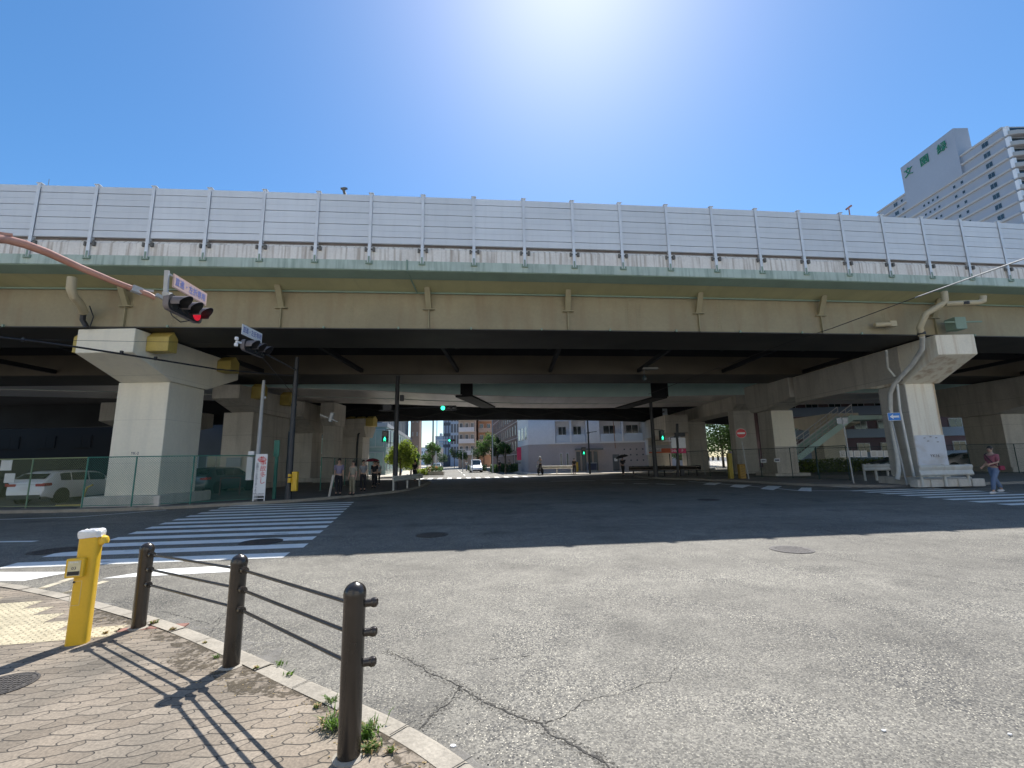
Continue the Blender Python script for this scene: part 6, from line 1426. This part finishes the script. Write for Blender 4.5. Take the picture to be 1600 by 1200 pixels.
# overpass stairs on the right
st = empty('footbridge_stairs', (27, 42, 0), 0, 'pale footbridge stairs with railings rising behind the right fence', 'stairs')
a, b = Vector((24.6, 42, .6)), Vector((31.2, 42, 5.0))
mb = MB()
for dy in (-.9, .9): mb.bar(a+Vector((0, dy, 0)), b+Vector((0, dy, 0)), .12, .5)
for k in range(24): q = a.lerp(b, k/24); mb.box(q+Vector((.1, 0, .1)), (.32, 1.8, .06))
bsub(mb, 'flight', A['teal'], st)
for dy in (-.9, .9):
    mb = MB(); mb.bar(a+Vector((0, dy, 1.1)), b+Vector((0, dy, 1.1)), .07, .07); mb.bar(a+Vector((0, dy, .7)), b+Vector((0, dy, .7)), .04, .04)
    for k in range(12): q = a.lerp(b, k/11); mb.bar(q+Vector((0, dy, 0)), q+Vector((0, dy, 1.1)), .04, .04)
    bsub(mb, 'railing', A['signw'], st)
mb = MB(); mb.b2(31.0, 34, 41, 43, 4.7, 5.1); bsub(mb, 'landing', A['teal'], st)

# ============================================================ TREES AND PLANTS
def leaves(name, blobs, n, size, m, parent=None, seed=1, flat=.5):
    rnd = random.Random(seed); mb = MB(); tot = sum(b[3]**2 for b in blobs)
    for (bx, by, bz, br, *sq) in blobs:
        sz = sq[0] if sq else 1
        for _ in range(int(n*br*br/tot)):
            u, v_ = rnd.random()*2-1, rnd.random()*6.283; rr_ = br*(rnd.random()**.38); s_ = math.sqrt(1-u*u)
            c = Vector((bx+rr_*s_*math.cos(v_), by+rr_*s_*math.sin(v_), bz+rr_*u*sz)); s2_ = size*rnd.uniform(.6, 1.3)
            a = Vector((rnd.gauss(0, 1), rnd.gauss(0, 1), rnd.gauss(0, flat))).normalized(); b_ = a.cross(Vector((rnd.gauss(0, 1), rnd.gauss(0, 1), rnd.gauss(0, 1)))).normalized()
            mb.face([c-a*s2_, c-b_*s2_*.5, c+a*s2_, c+b_*s2_*.5])
    return mb.build(name, m, parent)
def tree(loc, h, rad, label, m, n=2500, size=.16, trunk=.12, seed=1, cz=None, blobs=9):
    r = empty('tree', loc, 0, label, 'tree', 'street trees'); rnd = random.Random(seed); cz = cz or max(h*.58, h-rad*1.25)
    bl = [(0, 0, cz, rad*.75)]
    for k in range(blobs): a = k*2.4; e = rnd.uniform(-.6, .8); bl.append((rad*.62*math.cos(a)*math.cos(e), rad*.62*math.sin(a)*math.cos(e), cz+rad*.85*math.sin(e), rad*rnd.uniform(.32, .5)))
    mb = MB(); mb.tube([(0, 0, -.05), (.03, 0, cz*.5), (0, .02, cz)], [trunk, trunk*.75, trunk*.4], 8)
    for b in bl[1:6]: mb.tube([(0, 0, cz*.6), (b[0]*.5, b[1]*.5, (cz*.6+b[2])/2+.1), (b[0], b[1], b[2])], [trunk*.45, trunk*.3, trunk*.12], 6)
    mb.build('trunk', A['bark'], r, smooth=True); leaves('crown', bl, n, size, m, r, seed)
    return r
q = P(625, 741, 52); tree((q.x, q.y, .1), 4.0, 1.85, 'bright yellow green round tree behind the tall dark pole', A['leafy'], 5200, .13, seed=3)
q = P(642, 741, 56); tree((q.x, q.y, .1), 3.0, 1.2, 'darker green small tree right of the round tree', A['leafg'], 2000, .12, seed=4)
for i, (x, Y, h_, rd, m_, lb) in enumerate(((676, 72, 5.2, 1.3, 'leafg', 'slim green tree beside the flower box'), (667, 80, 3.6, 1.2, 'leafg', 'small bushy tree left of the slim tree'), (690, 130, 5, 1.8, 'leafd', 'far dark green tree beyond the dark car'), (710, 120, 6, 1.8, 'leafd', 'far green tree under the dark tower'), (722, 110, 5, 1.5, 'leafg', 'small tree before the beige block'),
    (756, 78, 5.6, 1.5, 'leafg', 'green street tree left of the brown building'), (768, 72, 6.8, 1.6, 'leafg', 'taller green tree before the brown building'), (777, 66, 4.6, 1.2, 'leafd', 'dark small tree at the hedge end'), (789, 64, 4.6, 1.1, 'leafg', 'small tree at the foot of the brown building'), (748, 95, 6, 2, 'leafd', 'dark tree farther along the right pavement'))):
    q = P(x, 730, Y); tree((q.x, q.y, .05), h_, rd, lb, A[m_], 1300, .14, seed=10+i, trunk=.1)
leaves_b = [(0, 0, 4.2, 2.2)]
q = P(1127, 690, 66); tree((q.x, q.y, .05), 9.6, 4.2, 'sunlit leafy tree seen through the portal pier', A['leafg'], 9000, .17, seed=30, trunk=.2, cz=5.2, blobs=14)
q = P(1145, 690, 74); tree((q.x+2, q.y, .05), 9, 3.6, 'paler tree behind the sunlit tree on the right', A['leafy'], 3500, .2, seed=31, trunk=.2, cz=5.0)
q = P(1052, 700, 60); tree((q.x+.6, q.y, .05), 3.6, 1.2, 'small tree behind the red parking signs', A['leafd'], 1200, .12, seed=32)
def hedge(x0, x1, y0, y1, z1, label, m, n, size=.07, seed=5):
    rnd = random.Random(seed); mb = MB()
    for _ in range(n):
        c = Vector((rnd.uniform(x0, x1), rnd.uniform(y0, y1), rnd.uniform(.12, z1)*1.0)); c.z += .12*math.sin(c.x*3)*rnd.random()
        a = Vector((rnd.gauss(0, 1), rnd.gauss(0, 1), rnd.gauss(0, .6))).normalized(); b_ = a.cross(Vector((rnd.gauss(0, 1), rnd.gauss(0, 1), 1))).normalized(); s_ = size*rnd.uniform(.6, 1.4)
        mb.face([c-a*s_, c-b_*s_*.6, c+a*s_, c+b_*s_*.6])
    return tag(mb.build('hedge', m), label, 'hedge', 'clipped hedges')
hedge(24.8, 33.5, 38.8, 40.2, 1.25, 'sunlit clipped hedge behind the right fence', A['leafy'], 5200)
hedge(24.6, 33.7, 40.2, 41.2, .95, 'shaded lower hedge behind the sunlit hedge', A['leafd'], 2500)
hedge(-3.2, .6, 62, 64, 1.2, 'low hedge on the pavement before the brown building', A['leafg'], 2500, .1)
hedge(-7.5, -4.5, 74, 77, 1.1, 'low hedge under the street trees', A['leafd'], 2000, .1)
hedge(-11.4, -9.9, 51.5, 53, .9, 'small round shrub on the sunny left pavement', A['leafy'], 1500, .08)
# flower box
q = P(679, 743, 53); r = empty('flower_box', (q.x, q.y, .1), 0, 'planter with orange flowers at the sunny kerb end', 'planter')
mb = MB(); mb.b2(-1.1, 1.1, -.4, .4, 0, .45); mb.build('box', A['concg'], r); 
leaves('foliage', [(-.6, 0, .7, .45), (0, 0, .75, .5), (.6, 0, .7, .45)], 900, .07, A['leafg'], r, 40); leaves('flowers', [(-.7, 0, .8, .4), (.2, -.1, .8, .3)], 220, .07, mat('orange_petals', (.75, .30, .02), .6), r, 41)
# street poles and far mast arms
def far_pole(x, Y, ytop, label, rad=.12, arm=None, m=A['galv'], y0=735):
    b = P(x, y0, Y); t_ = P(x, ytop, Y); mb = MB(); mb.tube([(b.x, Y, .05), (b.x, Y, t_.z)], [rad, rad*.7], 8)
    if arm: q = P(arm[0], arm[1], Y); mb.tube([(b.x, Y, q.z), tuple(q)], rad*.5, 6)
    return tag(mb.build('street_pole', m), label, 'pole', 'poles along the sunny street')
far_pole(676, 95, 640, 'tall dark utility pole in the sky gap', .2, m=A['b_slat']); far_pole(682, 88, 640, 'thinner utility pole right of the dark one', .09, m=A['b_grey']); far_pole(681, 60, 705, 'pale short pole by the planter', .07, m=A['signw'])
far_pole(723, 70, 698, 'pale lamp mast with curved top by the white van', .07, (708, 703)); far_pole(738, 66, 702, 'pale sign gantry post beside the street trees', .07, (718, 702), m=A['signw'])
far_pole(770, 60, 655, 'tall thin grey pole before the brown building', .1); far_pole(790, 56, 700, 'brown lamp post at the right pavement corner', .1, m=A['postm'])
pq = P(697, 688, 75); mb = MB(); mb.tube([P(682, 687.5, 75), P(706, 687.5, 75)], .06, 6); o = tag(mb.build('mast_arm', A['signw']), 'far white signal arm over the sunny street', 'mast arm')
signal_h(tuple(P(706, 688, 74.8)), R(-90), (0, 'g'), 'far small signal showing green down the street', s=1.0)
# shade trees' fallen litter etc: weeds by the bollard
def weed(p, h_, n, label, m=A['leafw'], seed=1, dry=0):
    rnd = random.Random(seed); r = MB()
    for _ in range(n):
        a = rnd.uniform(0, 6.283); l_ = h_*rnd.uniform(.4, 1.1); o_ = Vector((rnd.gauss(0, h_*.28), rnd.gauss(0, h_*.28), 0)); d = Vector((math.cos(a)*.5, math.sin(a)*.5, rnd.uniform(.5, 1.2))).normalized()
        sd_ = Vector((-math.sin(a), math.cos(a), 0))*rnd.uniform(.0025, .006); b = o_+d*l_*.6; c = b+(d+Vector((math.cos(a)*.5, math.sin(a)*.5, -.4))).normalized()*l_*.4; mi = 1 if rnd.random() < dry else 0
        r.face([o_-sd_*.5, o_+sd_*.5, b+sd_, b-sd_], mi); r.face([b-sd_, b+sd_, c], mi)
        for q in range(3):
            e = o_.lerp(b, rnd.uniform(.3, 1)); f = Vector((rnd.gauss(0, 1), rnd.gauss(0, 1), rnd.gauss(.3, .5))).normalized()*h_*rnd.uniform(.08, .2); s2_ = f.cross(Vector((0, 0, 1))).normalized()*.006; r.face([e, e+f*.5+s2_, e+f, e+f*.5-s2_], mi)
    o = r.build('weed_clump', [m, A['leafb']]); o.location = p; return tag(o, label, 'weed', 'weeds along the kerb')
Zs = SW+.002
for i, (x, y, h_, n, lb, dry) in enumerate(((520, 1135, .11, 60, 'weed clump left of the weedy bollard foot', .1), (572, 1150, .12, 90, 'bushiest weed clump right of the weedy bollard foot', .1), (578, 1172, .06, 110, 'low mossy weed in front of the weedy bollard', .3), (517, 1098, .07, 18, 'single upright sprout above the left weed clump', 0), (437, 1040, .05, 16, 'upper of two tiny sprouts on the kerb joint', 0), (452, 1055, .045, 16, 'lower of two tiny sprouts on the kerb joint', 0), (338, 1028, .04, 14, 'tiny sprout left of the middle bollard', 0), (240, 975, .05, 60, 'dry yellowish grass by the first bollard', .8), (270, 985, .035, 70, 'flattened dry grass right of the first bollard', .9), (165, 990, .03, 40, 'dry grass between the yellow post and the first bollard', .9), (495, 1105, .03, 50, 'low weed mat at the kerb edge', .5), (610, 1175, .04, 40, 'small weed on the kerb corner', .4), (400, 1045, .03, 50, 'mossy crumbs right of the middle bollard', .7), (320, 1005, .025, 40, 'dry moss strip between first and middle bollards', .8))):
    weed(tuple(g(x, y, Zs)), h_, n, lb, seed=50+i, dry=dry)
rnd = random.Random(5); mb = MB()
for _ in range(420):
    t_ = rnd.random(); k = int(t_*(len(KIs)-1)); p = Vector(KIs[k])
    if p.x < -5 or p.y < 1.6: continue
    c = Vector((p.x-rnd.random()**2*.35, p.y-rnd.random()**2*.35, Zs)); s_ = rnd.uniform(.003, .011); a = rnd.uniform(0, 6.28); u = Vector((math.cos(a), math.sin(a), rnd.uniform(-.2, .3)))*s_; v_ = Vector((-math.sin(a), math.cos(a), rnd.uniform(-.2, .3)))*s_*.6
    mb.face([c-u+Vector((0, 0, s_*.3)), c-v_, c+u+Vector((0, 0, s_*.4)), c+v_])
tag(mb.build('litter_crumbs', A['leafb']), 'dry leaf crumbs scattered along the inner kerb', 'leaf litter', kind='stuff')
rnd = random.Random(9); mb = MB()
for _ in range(260):
    x, y = rnd.uniform(-3, 5), rnd.uniform(2.2, 7.5); s_ = rnd.uniform(.003, .008)
    if _ < 160: k = rnd.randrange(len(KPs)); x, y = KPs[k][0]+rnd.uniform(.0, .35), KPs[k][1]+rnd.uniform(0, .35)
    if y < 1.8: continue
    mb.lathe((x, y, 0.002), [(s_, 0), (s_*.8, s_*.6), (s_*.2, s_*.9)], 5)
tag(mb.build('loose_grit', A['concg']), 'pale grit scattered in the gutter and on the road', 'gravel', kind='stuff')
for i, (x, y, s_) in enumerate(((1381, 1142, .011), (708, 1166, .016), (1578, 1148, .010))):
    q = g(x, y, .003); mb = MB(); mb.lathe((0, 0, 0), [(s_, 0), (s_*.9, .006), (s_*.2, .008)], 9); o = mb.build('pebble', A['signw']); o.location = q; o.scale = (1.2, .8, 1); tag(o, ('white pebble on the sunlit road at the right', 'white chip beside the kerb near the crack', 'sliver of white at the right frame edge')[i], 'pebble', 'white chips on the road')
